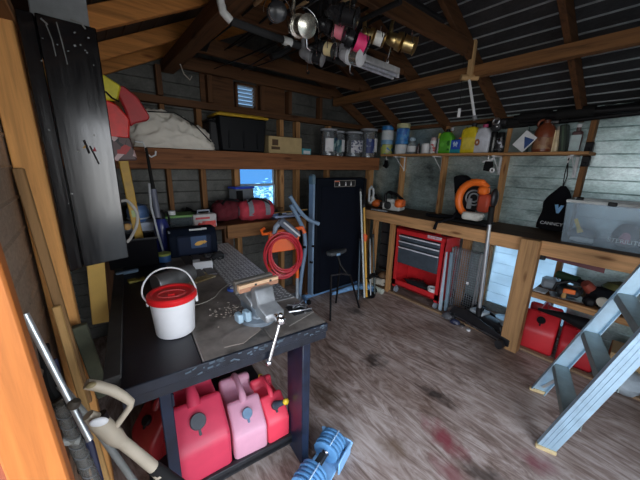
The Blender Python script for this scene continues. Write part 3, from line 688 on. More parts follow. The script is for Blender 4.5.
# black tote with yellow lid
t = thing('storage_tote', 'black storage tote with a yellow lid on the high shelf', 'tote', (1.25, 2.86, SHZ), R(-3))
mb = MB(); mb.box((0, 0, .155), (.43, .24, .31), .014, taper=(1.1, 1.1))
for x in (-.14, 0, .14): mb.box((x, -.124, .15), (.02, .012, .24), .003, rot=(R(-4), 0, 0))
part('tub', mb, plain('tote_black', (.004, .005, .007), .5, spec=.2), t)
part('lid', MB().box((0, 0, .318), (.51, .3, .022), .008).box((0, 0, .332), (.44, .24, .014), .005), plain('tote_yellow', (.55, .34, .02), .45), t)
part('handle', MB().box((-.243, 0, .28), (.03, .13, .02), .005).box((.243, 0, .28), (.03, .13, .02), .005), M_black, t)
t = thing('dark_bin', 'dark bin half hidden between the white bundle and the yellow-lidded tote', 'bin', (1.01, 2.93, SHZ))
part('body', MB().box((0, 0, .13), (.11, .22, .26), .012), M_dkgrey, t); part('lid', MB().box((0, 0, .27), (.12, .23, .02), .005), M_black, t)
# carton
t = thing('cardboard_box', 'tan cardboard box with a dark mark on the high shelf', 'box', (1.72, 2.86, SHZ), R(-2))
part('carton', MB().box((0, 0, .085), (.40, .24, .17), .002), plain('tan_card', (.42, .31, .15), .85, var=.1), t)
part('flap', MB().box((.0, -.06, .175), (.4, .12, .004), .001, rot=(R(8), 0, 0)), M_card, t)
part('printed_mark', MB().box((-.125, -.1205, .11), (.07, .002, .06)).box((-.12, -.1205, .055), (.1, .002, .03)), plain('dark_print', (.07, .04, .02), .8), t)
t = thing('small_teal_box', 'small teal and white box beside the tan cardboard box', 'box', (2.02, 2.83, SHZ), R(5))
part('carton', MB().box((0, 0, .035), (.13, .09, .07), .002), plain('teal_card', (.08, .35, .42), .6), t)
part('label', MB().box((0, -.046, .03), (.1, .002, .035)), M_paper, t)
# clear tubs at the corner
CLR = clear('clear_jar_plastic', (.88, .9, .92), .12, (.5, .53, .56), .1)
def jar(label, x, y, r, h, lcol, lx, extra=None):
    t = thing('plastic_jar', label, 'jar', (x, y, SHZ), 0, 'clear plastic jars at the corner')
    part('jar', MB().lathe([(r*.9, 0), (r, .012), (r, h*.84), (r*.94, h*.9), (r*.94, h), (r*.9, h), (r*.9, h*.9), (r*.95, h*.83), (r*.95, .014), (0, .008)], 28), CLR, t)
    part('lid', MB().lathe([(r*.98, h*.97), (r*.98, h*1.04), (0, h*1.05)], 28), plain('frosty_lid', (.32, .34, .38), .5) if 'frosty_lid' not in bpy.data.materials else bpy.data.materials['frosty_lid'], t)
    def band(a0, a1, z0, z1, mt, nm):
        vs, fs = [], []
        K = 10
        for i in range(K+1):
            a = a0+(a1-a0)*i/K
            for rr in (r*1.004, r*1.02):
                for z in (z0, z1): vs.append((rr*math.cos(a), rr*math.sin(a), z))
        for i in range(K):
            b = i*4
            fs += [(b+2, b+3, b+7, b+6), (b, b+4, b+5, b+1), (b+1, b+5, b+7, b+3), (b, b+2, b+6, b+4)]
        fs += [(0, 1, 3, 2), (K*4, K*4+2, K*4+3, K*4+1)]
        part(nm, MB().add(vs, fs), mt, t)
    band(R(-150), R(-95), h*.18, h*.68, lcol, 'label'); band(R(-95), R(-50), h*.22, h*.7, lx, 'back_label')
LWH = printed('white_label', (.75, .75, .77), [(.72, .72, .74), (.6, .6, .63)], 20)
LNV = printed('navy_label', (.015, .03, .14), [(.02, .05, .2), (.2, .25, .35)], 30)
LGN = printed('teal_label', (.01, .08, .11), [(.01, .03, .1), (.2, .3, .3)], 30)
LZB = printed('zebra_label', (.55, .56, .6), [(.08, .09, .16), (.5, .5, .55)], 55)
jar('clear jar with a plain white label, first of the row from the tan box', 2.38, 2.83, .105, .30, LWH, LGN)
jar('clear jar with a green-blue label, second of the row from the tan box', 2.605, 2.93, .10, .30, LGN, LWH)
jar('clear jar with a speckled black and white label', 2.80, 2.82, .115, .30, LZB, LZB)
jar('tallest clear jar with a navy label at the corner', 3.10, 2.84, .118, .36, LNV, LWH)

# ---------------------------------------------------------------- things hanging at the wall end of the high shelf
t = thing('packaged_toy', 'red and yellow packaged kite hanging at the shelf end', 'package', (.165, 2.33, 1.585)); t.scale = (1.2, 1.2, 1.12)
FR = (-.06, .0)
def sheet(name, poly, y0, th, mt): part(name, MB().prism([(p[0], p[1]) for p in poly], y0, y0+th, Matrix(((1, 0, 0, 0), (0, 0, 1, 0), (0, 1, 0, 0), (0, 0, 0, 1))), .008), mt, t)
sheet('red_panel', [(-.07, .14), (-.055, .36), (.05, .31), (.1, .24), (.085, .13)], 0, .03, plain('toy_red', (.85, .025, .02), .4))
sheet('yellow_panel', [(-.08, .345), (-.09, .52), (-.05, .49), (.08, .41), (.055, .33), (0, .325)], -.005, .03, plain('toy_yellow', (.8, .7, .03), .4))
sheet('red_wing', [(.05, .40), (.09, .42), (.15, .37), (.20, .27), (.19, .245), (.12, .22), (.1, .2), (.085, .29)], .02, .03, plain('toy_red_wing', (.5, .03, .035), .5))
sheet('clear_pouch', [(-.07, .0), (-.06, .15), (.09, .14), (.11, .01)], 0, .025, printed('pouch_print', (.12, .07, .07), [(.7, .5, .5), (.5, .03, .03), (.02, .02, .02)], 26))
part('script_mark', MB().tube([(-.055, -.008, .395), (-.03, -.008, .39), (-.02, -.008, .37), (.01, -.008, .365), (.03, -.008, .34), (.06, -.008, .325)], .005, 6), M_black, t)
t = thing('shelf_hook', 'white wire hook at the end of the high shelf', 'hook', A(137, 146, Y=2.6))
part('hook', MB().tube([(-.01, 0, .03), (.04, 0, .03), (.05, 0, .0), (.055, 0, -.05), (.085, 0, -.075), (.115, 0, -.06), (.12, 0, -.03)], .006, 8), M_white, t)
a = A(146, 148, Y=2.55); b = A(166, 262, Y=2.4)
t = thing('fishing_rod_case', 'black rod with a white handle standing below the white hook', 'rod', (0, 0, 0))
part('tube', MB().tube([a, a.lerp(b, .35)], [.009, .014]), M_rubber, t); part('grip', MB().rod(a.lerp(b, .35), a.lerp(b, .6), .02, 12), plain('blue_grey_grip', (.14, .15, .2), .4), t)
part('trigger', MB().tube([a.lerp(b, .3)+Vector((-.02, 0, 0)), a.lerp(b, .5)+Vector((-.035, 0, 0)), a.lerp(b, .75)+Vector((-.02, 0, 0)), a.lerp(b, .95)], .008, 8), plain('pale_lever', (.5, .52, .55), .4), t)
t = thing('spirit_level', 'yellow spirit level standing upright under the red package', 'level', A(131, 199, Y=2.36), (0, R(-3), 0))
part('body', MB().box((0, 0, 0), (.055, .025, .62), .004), plain('level_yellow', (.52, .3, .025), .5), t)
part('vial', MB().box((0, -.013, -.1), (.03, .004, .05), .001), plain('vial_green', (.3, .4, .1), .3), t)
t = thing('loop_handle', 'pale looped cord with a wooden bead beside the black board', 'cord', A(130, 219, Y=1.9))
part('cord', MB().tube(cr([(-.03, 0, .1), (.0, 0, .1), (.035, 0, .04), (.03, 0, -.03), (-.005, 0, -.1), (-.03, 0, -.13)]), .008, 8), plain('pale_cord', (.45, .43, .4), .6), t)
part('bead', MB().ell((-.02, -.01, -.04), (.022, .018, .02)), W['tan'], t)

# ---------------------------------------------------------------- bench under the little window
BBZ = 1.03
t = thing('window_bench', 'plank bench under the little window', 'bench', (0, 0, 0))
part('top', MB().box((1.0, 2.84, BBZ-.015), (2.1, .5, .03), .003), W['darkX'], t)
part('edge', MB().box((1.42, 2.585, BBZ-.06), (.9, .04, .13), .004), W['oldX'], t)
for x in (0.05, 1.0, 1.95): part('leg', MB().box((x, 2.66, (BBZ-.03)/2), (.08, .08, BBZ-.03), .003), W['darkZ'], t)
# duffel bags
def duffel(label, loc, rot, L, r, mt, mt2, dark=None):
    t = thing('duffel_bag', label, 'bag', loc, rot)
    def f(i, j):
        v = i*2*PI; x = (j-.5)*L; e = max(0, 1-abs(2*j-1)**4)
        k = r*(.55+.45*e**.5)*(1+.05*math.sin(7*v+9*j)+.04*math.sin(23*j))
        return (x, k*math.cos(v)*.95, r*.82+k*.82*math.sin(v))
    mb = MB().surf(f, 28, 26)
    for s in (0, 26): pass
    part('body', mb, mt, t, angle=70)
    part('end_panel', MB().ell((L/2-.015, 0, r*.8), (.02, r*.58, r*.46)).ell((-L/2+.015, 0, r*.8), (.02, r*.58, r*.46)), mt2, t)
    for x in (-L*.22, L*.25):
        part('strap', MB().surf(lambda i, j: (x-.025+.05*j, r*1.0*math.cos(PI*(1.12-1.24*i)+PI*0)*1.0, r*.83+r*.92*math.sin(PI*(1.12-1.24*i))), 18, 1), mt2, t)
    part('handle', MB().tube(cr([(-.1, -r*.55, r*1.5), (-.04, -r*.35, r*1.78), (.06, -r*.5, r*1.65), (.12, -r*.8, r*1.25)]), .012, 8), M_black, t)
    return t
RB = plain('bag_red', (.48, .04, .065), .8, sc=30, bmp=.3); RB2 = plain('bag_dark_red', (.12, .01, .018), .85, sc=30, bmp=.3); GB = plain('bag_grey', (.2, .21, .24), .8, sc=40)
duffel('red duffel bag with grey straps below the little window', (1.34, 2.73, BBZ), R(-8), .36, .125, RB, GB)
duffel('darker red duffel bag behind the red and white tackle box', (1.09, 2.84, BBZ), R(12), .3, .12, RB2, RB2)
t = thing('power_supply', 'grey box with a bright blue lid standing before the little window', 'box', A(242, 203, Y=2.93), R(14))
part('case', MB().box((0, 0, .07), (.22, .13, .17), .004), plain('case_grey', (.16, .18, .2), .5), t)
part('lid', MB().box((0, 0, .165), (.235, .14, .02), .004), plain('lid_blue', (.03, .07, .6), .4), t)
part('side', MB().box((-.075, -.066, .065), (.08, .004, .15), .001), M_black, t)
solo('paint_tray', MB().box((0, 0, .01), (.34, .16, .02), .004).box((-.05, .03, .03), (.1, .06, .02), .004), plain('pale_blue_tray', (.45, .53, .75), .5), 'pale blue tray on the bench beside the little window', 'tray', (1.72, 2.74, BBZ), R(-6))
solo('screwdriver', MB().rod((-.05, 0, .012), (.03, 0, .012), .011).rod((.03, 0, .012), (.12, 0, .012), .004), M_white, 'small white-handled tool lying on the pale blue tray', 'tool', (1.74, 2.70, BBZ+.02), R(20))
solo('tape_measure', MB().box((0, 0, .015), (.05, .03, .03), .008), M_black, 'small black tape measure at the end of the pale blue tray', 'tool', (1.62, 2.71, BBZ+.02), R(20))
solo('batten', MB().beam((1.55, 2.80, BBZ+.035), (1.93, 2.63, BBZ+.075), .022, .012), W['tan'], 'thin batten sloping over the pale blue tray', 'batten')
# tackle box
t = thing('tackle_box', 'white case with red print and a top handle on the back bench', 'case', (.795, 2.66, BBZ-.03), R(-4))
part('case', MB().box((0, 0, .075), (.2, .09, .15), .008), plain('case_white', (.5, .48, .47), .5), t)
part('printed_front', MB().box((0, -.046, .05), (.18, .002, .075)), printed('red_print', (.65, .04, .03), [(.55, .45, .42), (.45, .03, .03), (.6, .12, .1)], 34), t)
part('red_band', MB().box((-.02, -.046, .115), (.12, .002, .018)), M_red, t)
part('handle', MB().tube([(-.05, 0, .15), (-.05, 0, .178), (.05, 0, .178), (.05, 0, .15)], .008, 8), plain('handle_pale', (.3, .34, .4), .5), t)
def drape(i, j): return (-.2+.4*i, -.11+.22*j, .05+.03*math.sin(9*i)+.03*math.cos(7*j+3*i)+(.05 if .2 < i < .8 else 0))
solo('black_jacket', MB().surf(drape, 20, 12).surf(lambda i, j: (-.2+.4*i, -.11+.22*j, .0), 2, 2), M_cloth, 'rumpled black cloth behind the white tackle case', 'cloth', (.82, 2.85, BBZ))
# clear bin with green lid
t = thing('clear_bin', 'clear bin with a lime green lid on the back bench', 'bin', (.6, 2.75, BBZ-.02), R(-6))
part('bin', MB().box((0, 0, .06), (.26, .18, .12), .012, taper=(1.06, 1.06)), clear('bin_plastic', (.6, .68, .7), .35, (.25, .3, .32)), t)
part('lid', MB().box((0, 0, .13), (.3, .21, .02), .006), plain('lime_lid', (.17, .36, .1), .5), t)
solo('jar_lid', MB().lathe([(.03, 0), (.03, .03), (.026, .034), (0, .034)], 20), M_white, 'small round white lid on the lime green bin lid', 'lid', (.55, 2.73, BBZ+.12))
solo('bin_contents', MB().ell((0, 0, .04), (.1, .06, .04), noise=.5), M_dkgrey, 'dark things inside the lime-lidded clear bin', 'tools', (.6, 2.75, BBZ-.015))
# blue bottle sprayer
t = thing('blue_flask', 'dark blue flask with a black top standing behind the cooler bag', 'flask', (.42, 2.50, .9))
part('body', MB().lathe([(.05, 0), (.055, .01), (.055, .2), (.04, .25), (.03, .27), (0, .27)], 24), plain('flask_blue', (.02, .03, .16), .3), t)
part('cap', MB().lathe([(.033, .26), (.036, .3), (.02, .33), (0, .33)], 18).tube([(0, 0, .31), (.05, 0, .31), (.06, 0, .26), (.055, 0, .2)], .009, 8), M_black, t)
# blue helmet like and white block by the wall
t = thing('blue_bowl', 'round blue tub standing on the white block near the level', 'tub', (.30, 2.72, 1.12))
part('tub', MB().lathe([(.05, 0), (.075, .03), (.08, .09), (.06, .13), (0, .15)], 24), plain('tub_blue', (.1, .2, .42), .4), t)
part('band', MB().torus((0, 0, .03), .078, .006), plain('tub_white', (.5, .55, .6), .5), t)
solo('white_block', MB().box((0, 0, .045), (.28, .16, .09), .006), plain('block_white', (.55, .62, .75), .6), 'pale blue-white foam block below the blue tub', 'block', (.29, 2.71, BBZ))
# black crate on the workbench by the wall
t = thing('black_crate', 'large black open bin at the wall end of the workbench', 'bin', (.20, 2.31, BT), BR)
mb = MB()
mb.box((0, -.1, .095), (.27, .012, .19), .003).box((0, .1, .095), (.27, .012, .19), .003).box((-.135, 0, .095), (.012, .2, .19), .003).box((.135, 0, .095), (.012, .2, .19), .003).box((0, 0, .01), (.27, .2, .02), .003)
part('shell', mb, M_cloth, t); part('rim', MB().tube([(-.145, -.11, .19), (.145, -.11, .19), (.145, .11, .19), (-.145, .11, .19)], .008, 8, closed=True), M_dkgrey, t)
# cooler bag
t = thing('cooler_bag', 'dark blue cooler bag with a yellow fish patch on the bench', 'bag', (.60, 2.36, BT), R(-8))
mb = MB().prism([(-.13, 0), (.13, 0), (.125, .14), (.07, .20), (-.07, .21), (-.13, .16)], -.17, .17, KX, .02, 3)
part('body', mb, plain('cooler_navy', (.005, .009, .02), .8, sc=40, spec=.15), t)
part('front_pocket', MB().box((.0, -.135, .09), (.24, .03, .15), .012), M_navy, t)
part('patch', MB().box((.03, -.1515, .115), (.11, .003, .09), .001), plain('patch_blue', (.03, .07, .16), .6), t)
part('fish_mark', MB().ell((.035, -.154, .105), (.036, .002, .016), rot=(0, R(-14), 0)).prism([(0, -.016), (.022, 0), (0, .016)], 0, .003, Matrix.Translation((.066, -.152, .112)) @ Euler((R(90), 0, 0)).to_matrix().to_4x4()), plain('mark_gold', (.7, .38, .06), .5), t, 'yellow-orange fish shaped mark')
part('white_lettering', MB().box((.02, -.1, .2), (.09, .003, .014), rot=(R(-40), 0, R(0))).box((.08, -.1, .202), (.04, .003, .014), rot=(R(-40), 0, 0)), M_white, t)
part('handle', MB().tube([(-.12, -.08, .16), (-.16, -.09, .2), (-.15, -.06, .1)], .01, 8), plain('grey_strap', (.2, .22, .25), .7), t)
t = thing('blue_tin', 'small blue tin with a yellow-green band left of the cooler bag', 'tin', (.37, 2.24, BT))
part('tin', MB().lathe([(.045, 0), (.045, .045), (0, .045)], 24), plain('tin_blue', (.02, .08, .22), .4), t); part('band', MB().lathe([(.047, .045), (.047, .06), (0, .062)], 24), plain('tin_lime', (.3, .34, .06), .5), t)

# ---------------------------------------------------------------- orange cord reel with hose
t = thing('cord_reel', 'orange stand wound with red air hose beyond the workbench', 'hose reel', (1.40, 2.30, .55), R(-25))
OR = plain('reel_orange', (.85, .13, .015), .4, var=.08)
part('plate', MB().prism([(-.15, .22), (.15, .25), (.16, .44), (.1, .47), (-.13, .43)], -.02, .02, Matrix(((1, 0, 0, 0), (0, 0, 1, 0), (0, 1, 0, 0), (0, 0, 0, 1))), .008), OR, t)
part('arm', MB().tube([(-.13, -.03, .42), (-.19, -.05, .42), (-.2, -.06, .46), (-.17, -.07, .48)], .014, 8), OR, t)
part('arm', MB().tube([(.1, -.02, .45), (.18, -.05, .47), (.2, -.06, .42)], .02, 8), OR, t)
for x in (-.13, .14): part('post', MB().rod((x, 0, -.05), (x, 0, .25), .018, 10), OR, t)
part('foot', MB().box((0, 0, -.28), (.36, .25, .02), .004).rod((-.13, 0, -.27), (-.13, 0, 0), .016).rod((.14, 0, -.27), (.14, 0, 0), .016), plain('reel_grey', (.3, .34, .38), .5), t)
HR = plain('hose_red', (.55, .03, .045), .35)
rnd = random.Random(2)
for k in range(7):
    r_ = .15+.012*k
    hs = solo if False else None
mb = MB()
for k in range(8):
    mb.torus((rnd.uniform(-.02, .02), -.05-.008*k, .215+rnd.uniform(-.02, .02)), .15+.006*k, .009, (R(90+rnd.uniform(-6, 6)), 0, rnd.uniform(-.1, .1)), 36, 8, sx=.86+.04*rnd.random(), sy=1.12)
tag(mesh_obj('air_hose', mb, HR), 'coil of red air hose hanging on the orange stand', 'hose')
bpy.data.objects['air_hose'].location = t.location; bpy.data.objects['air_hose'].rotation_euler = t.rotation_euler
t2 = thing('nail_gun', 'grey and white air gun hanging on top of the orange stand', 'air gun', (1.42, 2.235, 1.02), R(-25)); t2.scale = (1.3, 1.3, 1.3)
part('body', MB().beam((-.06, 0, .06), (.07, -.04, -.05), .045, .055, (0, 0, 1), .01), plain('gun_grey', (.12, .14, .18), .4), t2)
part('stripe', MB().beam((-.035, -.03, .05), (.075, -.065, -.045), .012, .012, (0, 0, 1), .003), M_white, t2)
part('grip', MB().tube([(-.05, 0, .05), (-.09, 0, .01), (-.1, 0, -.04)], [.02, .018, .016]), plain('gun_pale', (.3, .36, .44), .4), t2)

# ---------------------------------------------------------------- folded treadmill
t = thing('treadmill', 'folded treadmill standing upright, black deck and blue-grey rails', 'treadmill', (2.30, 2.53, 0), R(0))
part('deck', MB().box((0.01, 0, .78), (.74, .09, 1.36), .012), plain('deck_black', (.004, .006, .011), .55, spec=.12), t)
part('belt', MB().box((0.01, -.049, .76), (.6, .008, 1.22), .003), plain('belt_black', (.004, .006, .012), .6, spec=.12), t)
part('side_rail', MB().box((-.40, -.02, .78), (.03, .09, 1.34), .01), M_steelblue, t)
part('side_rail', MB().box((.40, -.01, .78), (.035, .1, 1.34), .01), M_black, t, 'black far rail')
part('end_cap', MB().box((-.4, -.02, 1.44), (.045, .1, .12), .02), plain('cap_blue', (.1, .17, .22), .5), t)
lb = part('warning_label', MB().box((.05, -.054, 1.395), (.33, .003, .07), .001), plain('label_black', (.01, .01, .01), .6), t)
mb = MB()
for x, z, w_, h_ in ((.05, 1.429, .33, .005), (.05, 1.361, .33, .005), (-.1125, 1.395, .005, .07), (.2125, 1.395, .005, .07)): mb.box((x, -.0565, z), (w_, .002, h_))
part('label_border', mb, plain('label_silver', (.3, .27, .25), .5), lb)
part('label_heading', MB().box((-.075, -.0565, 1.42), (.07, .002, .012)), plain('label_orange', (.6, .13, .06), .5), lb)
mb = MB()
for x in (-.04, .06, .145):
    mb.ell((x, -.0565, 1.407), (.007, .0015, .007)).prism([(-.012, -.02), (.012, -.02), (.008, .008), (-.004, .008)], 0, .002, Matrix.Translation((x, -.0555, 1.39)) @ Euler((R(90), 0, 0)).to_matrix().to_4x4())
part('pictograms', mb, M_white, lb)
part('base_frame', MB().tube([(-.44, -.02, .03), (-.42, .1, .03), (.44, .1, .03), (.46, -.26, .03)], .03, 10), plain('base_blue', (.18, .35, .62), .45), t)
part('base_shroud', MB().tube([(-.1, -.06, .05), (.2, -.1, .07), (.4, -.16, .06), (.5, -.26, .03)], [.02, .035, .04, .03], 10), plain('base_blue2', (.2, .4, .68), .45), t)
for x, y in ((-.44, -.02), (.46, -.26)): part('wheel', MB().lathe([(.0, -.015), (.03, -.015), (.03, .015), (0, .015)], 18, Matrix.Translation((x, y-.02, .03)) @ Matrix.Rotation(R(90), 4, 'Y')), M_rubber, t)
o = Vector((2.30, 2.53, 0))
hp = [A(290, 196, Y=2.38)-o, A(299, 210, Y=2.36)-o, A(308, 219, Y=2.34)-o, A(319, 224, Y=2.30)-o]
part('handrail', MB().tube(cr(hp), .02, 12), M_steelblue, t)
hp = [A(291, 205, Y=2.40)-o, A(298, 218, Y=2.39)-o, A(304, 232, Y=2.38)-o, A(305, 250, Y=2.38)-o, A(302, 270, Y=2.38)-o, A(300, 288, Y=2.38)-o, A(298, 312, Y=2.38)-o]
part('upright', MB().tube(cr(hp), .022, 12), M_steelblue, t)
for px, py in ((303, 247), (312, 246), (310, 262)): p_ = A(px, py, Y=2.37)-o; part('bolt', MB().rod(p_, p_+Vector((.01, -.03, 0)), .012, 10), M_black, t)
# saddle stool before it
t = thing('folding_stool', 'black wire stool with a dark saddle before the treadmill', 'stool', (2.02, 2.2, 0), 0)
part('seat', MB().prism([(-.15, 0), (-.12, .05), (-.02, .06), (.08, .035), (.13, .03), (.14, 0), (.08, -.035), (-.02, -.06), (-.12, -.05)], .675, .715, None, .014, 2), plain('saddle_grey', (.05, .055, .06), .6), t)
part('tag', MB().box((-.04, -.062, .69), (.05, .006, .025), .002), plain('tag_blue', (.25, .42, .62), .5), t)
part('post', MB().tube([(0, 0, .68), (.03, -.02, .55), (.08, -.1, .44)], .014, 10), M_black, t)
part('leg', MB().tube([(-.2, -.15, .01), (-.21, -.15, .52)], .011, 8), M_black, t)
part('leg', MB().tube([(.26, -.13, .01), (.1, -.11, .44)], .011, 8), M_black, t)
part('cross_bar', MB().tube([(-.21, -.15, .52), (-.05, -.14, .5), (.1, -.11, .44)], .009, 8), M_dsteel, t)
part('leg', MB().tube([(.03, -.02, .55), (.12, .12, .01)], .011, 8), M_black, t)

# poles standing by the treadmill
hold = (2.60, 2.22)
t = thing('rod_stand', 'black clamp and bucket holding the poles upright', 'stand', (2.62, 2.24, 0))
part('base', MB().lathe([(.085, 0), (.09, .02), (.08, .03), (0, .03)], 24), M_black, t)
part('clamp', MB().box((0, 0, .27), (.2, .05, .04), .01).torus((-.06, -.03, .27), .03, .01).torus((.02, -.03, .27), .03, .01).torus((.08, -.02, .27), .026, .01), M_rubber, t)
part('upright', MB().rod((.0, .05, .02), (.0, .05, .3), .014), M_dsteel, t)
for k, (nm, lab, cat, a_, b_, r_, c_, band) in enumerate([
    ('yellow_pole', 'yellow pole with an orange band leaning by the treadmill', 'pole', (366, 304), (364, 206), .014, (.66, .36, .05), (.8, .12, .02)),
    ('white_pole', 'white tapered pole standing beside the yellow pole', 'pole', (364, 303), (360.5, 190), .012, (.5, .55, .55), None),
    ('steel_pole', 'thin steel rod standing beside the yellow pole', 'pole', (370, 304), (370, 238), .008, (.4, .44, .46), None),
    ('dark_pole', 'dark green pole at the corner side of the pole stand', 'pole', (374, 302), (373, 236), .014, (.03, .045, .04), None),
    ('black_pole', 'black pole on the treadmill side of the pole stand', 'pole', (358, 302), (360, 240), .012, (.03, .06, .09), None)]):
    a_ = A(*a_, Y=2.18); b_ = A(*b_, Y=2.36); a_.z = max(a_.z, .035)
    tt = thing(nm, lab, cat, (0, 0, 0)); mt = plain(nm+'_paint', c_, .4)
    part('shaft', MB().tube([a_, a_.lerp(b_, .5), b_], [r_, r_, r_*.8], 10), mt, tt)
    part('tip', MB().ell(b_, (r_*1.3, r_*1.3, r_*2)), M_dkgrey, tt)
    if band: part('band', MB().tube([a_.lerp(b_, .62), a_.lerp(b_, .70)], r_*1.35, 10).box(a_.lerp(b_, .66)+Vector((.02, -.01, 0)), (.02, .012, .06), .003), plain('band_orange', band, .45), tt, 'orange band')
# ---------------------------------------------------------------- right-hand shelf and what stands on it
S2 = 1.755
t = thing('wall_shelf', 'narrow plank shelf on white brackets along the galvanised wall', 'shelf', (0, 0, 0))
part('board', MB().box((3.325, 1.62, S2-.0125), (.28, 2.14, .025), .003), W['pineY'], t)
for y in (.66, 1.28, 1.93, 2.48):
    p_ = part('bracket', MB().box((3.445, y, S2-.12), (.012, .024, .19), .002).box((3.33, y, S2-.031), (.22, .024, .012), .002), M_white, t)
    part('brace', MB().tube([(3.44, y, S2-.19), (3.25, y, S2-.037)], .004, 6), M_white, p_)

def on(px, X=3.33, z=S2): p = A(px, 150, X=X); return Vector((X, p.y, z))
def mat_once(name, f, *a, **k): return bpy.data.materials.get(name) or f(name, *a, **k)
# stacked round tubs
def tub(label, px, z, r, h, body, top, topm):
    t = thing('supplement_tub', label, 'tub', on(px, z=z), 0, 'round tubs stacked in the shelf corner')
    part('tub', MB().lathe([(r*.93, 0), (r*.97, .008), (r*.97, h*.66), (r*.8, h*.72), (0, h*.72)], 24), body, t)
    part('lid', MB().lathe([(r*.7, h*.7), (r*1.0, h*.72), (r*1.02, h*.97), (r*.94, h), (0, h)], 24), topm, t)
TB = printed('tub_blue_print', (.04, .16, .5), [(.05, .25, .6), (.1, .3, .55)], 30); TW = printed('tub_white_print', (.62, .66, .68), [(.55, .6, .64), (.6, .6, .6)], 20)
TY = printed('tub_yellow_print', (.45, .5, .12), [(.5, .5, .3), (.05, .2, .5)], 22)
LB = plain('tub_lid_blue', (.03, .2, .5), .4); LY = plain('tub_lid_pale', (.55, .55, .3), .5)
tub('lower tub with a yellow star print, nearest the corner jars', 386.5, S2, .085, .19, TY, 0, plain('lid_ltblue', (.2, .4, .6), .4))
tub('white tub with a blue lid stacked on the yellow star tub', 386.5, S2+.19, .085, .18, TW, 0, LB)
tub('lower white tub with a blue lid under the star-topped tub', 401, S2, .085, .18, TW, 0, LB)
tub('blue tub with a pale yellow top, topmost of the second stack', 401.5, S2+.18, .085, .20, TB, 0, LY)
t = thing('clear_bottle', 'squat clear bottle with a pale blue cap next to the tub stacks', 'bottle', on(411.5))
part('bottle', MB().lathe([(.05, 0), (.055, .01), (.055, .12), (.03, .16), (0, .165)], 20), clear('pale_clear', (.85, .9, .92), .3, (.5, .55, .58)), t); part('cap', MB().lathe([(.038, .16), (.038, .2), (0, .2)], 16), plain('pale_blue_cap', (.35, .48, .58), .4), t); part('label', MB().lathe([(.0565, .03), (.0565, .1)], 20), M_paper, t)
solo('dark_vial', MB().lathe([(.022, 0), (.022, .09), (.012, .1), (.012, .125), (0, .125)], 14), plain('vial_brown', (.05, .025, .03), .3), 'small dark vial beside the squat clear bottle', 'bottle', on(418))
def canister(nm, label, px, r, h, body, capc=None, caph=.2, lab=None, cat='can'):
    t = thing(nm, label, cat, on(px))
    part('body', MB().lathe([(r*.96, 0), (r, .004), (r, h*(1-caph)), (r*.8, h*(1-caph)+.006), (0, h*(1-caph)+.006)], 20), body, t)
    part('cap', MB().lathe([(r*.86, h*(1-caph)), (r*.86, h*.97), (r*.78, h), (0, h)], 18), capc or body, t)
    if lab: part('label', MB().lathe([(r*1.01, h*.15), (r*1.01, h*.6)], 20), lab, t)
canister('white_canister', 'short plain white canister on the plank shelf', 425.5, .052, .125, M_white, None, .1)
canister('spray_can', 'white spray can with small red print on the plank shelf', 432.5, .034, .19, M_white, plain('rose_cap', (.6, .45, .45), .5), .22, printed('spray_print', (.6, .58, .57), [(.5, .1, .1), (.3, .3, .35)], 40))
t = thing('trigger_bottle', 'slim white bottle with a yellow-green trigger head', 'bottle', on(438.5))
part('body', MB().box((0, 0, .09), (.06, .035, .18), .012, taper=(.7, .7)), M_white, t); part('trigger', MB().box((-.0, .0, .215), (.05, .022, .035), .006).rod((0, 0, .17), (0, 0, .21), .012).box((-.03, 0, .19), (.01, .015, .04), .003, rot=(0, R(20), 0)), plain('trigger_lime', (.6, .62, .1), .4), t)
def jug(nm, label, px, w_, d_, h, mt, capm, labm=None, cat='jug', hole=True, capx=.0, lean=0):
    """moulded jug: broad body, shoulder, grip and screw cap; broad side to the room"""
    t = thing(nm, label, cat, on(px), (R(lean), 0, 0))
    mb = MB().prism([(-w_/2, 0), (w_/2, 0), (w_/2, h*.62), (w_*.36, h*.78), (w_*.2+capx, h*.88), (-w_*.2+capx, h*.88), (-w_*.45, h*.7), (-w_/2, h*.6)], -d_/2, d_/2, Matrix(((0, 0, 1, 0), (1, 0, 0, 0), (0, 1, 0, 0), (0, 0, 0, 1))), .016, 3)
    part('body', mb, mt, t)
    part('cap', MB().lathe([(.026, 0), (.026, h*.11), (.022, h*.12), (0, h*.12)], 16, Matrix.Translation((0, capx, h*.88))), capm, t)
    if hole: part('grip', MB().tube([(0, w_*.5, h*.5), (0, w_*.56, h*.62), (0, w_*.5, h*.78), (0, w_*.28, h*.86)], d_*.16, 10), mt, t)
    if labm: part('label', MB().box((-d_/2-.001, -w_*.03, h*.33), (.002, w_*.74, h*.4), .0005), labm, t)
    return t
t = jug('coolant_jug', 'bright green jug with a black cap on the plank shelf', 446, .155, .1, .27, plain('jug_green', (.1, .42, .025), .4), M_black, printed('green_label', (.1, .38, .04), [(.03, .16, .02), (.14, .5, .06)], 26))
part('spout', MB().rod((0, -.045, .25), (0, -.05, .285), .02, 12), plain('spout_grey', (.3, .32, .33), .4), t)
t = thing('blue_carton', 'blue and teal squat container beside the green jug', 'container', on(456.5))
part('body', MB().box((0, 0, .075), (.09, .12, .15), .01), plain('carton_blue', (.03, .09, .5), .45), t); part('base_band', MB().box((0, 0, .026), (.094, .124, .05), .008), plain('carton_teal', (.02, .3, .36), .45), t)
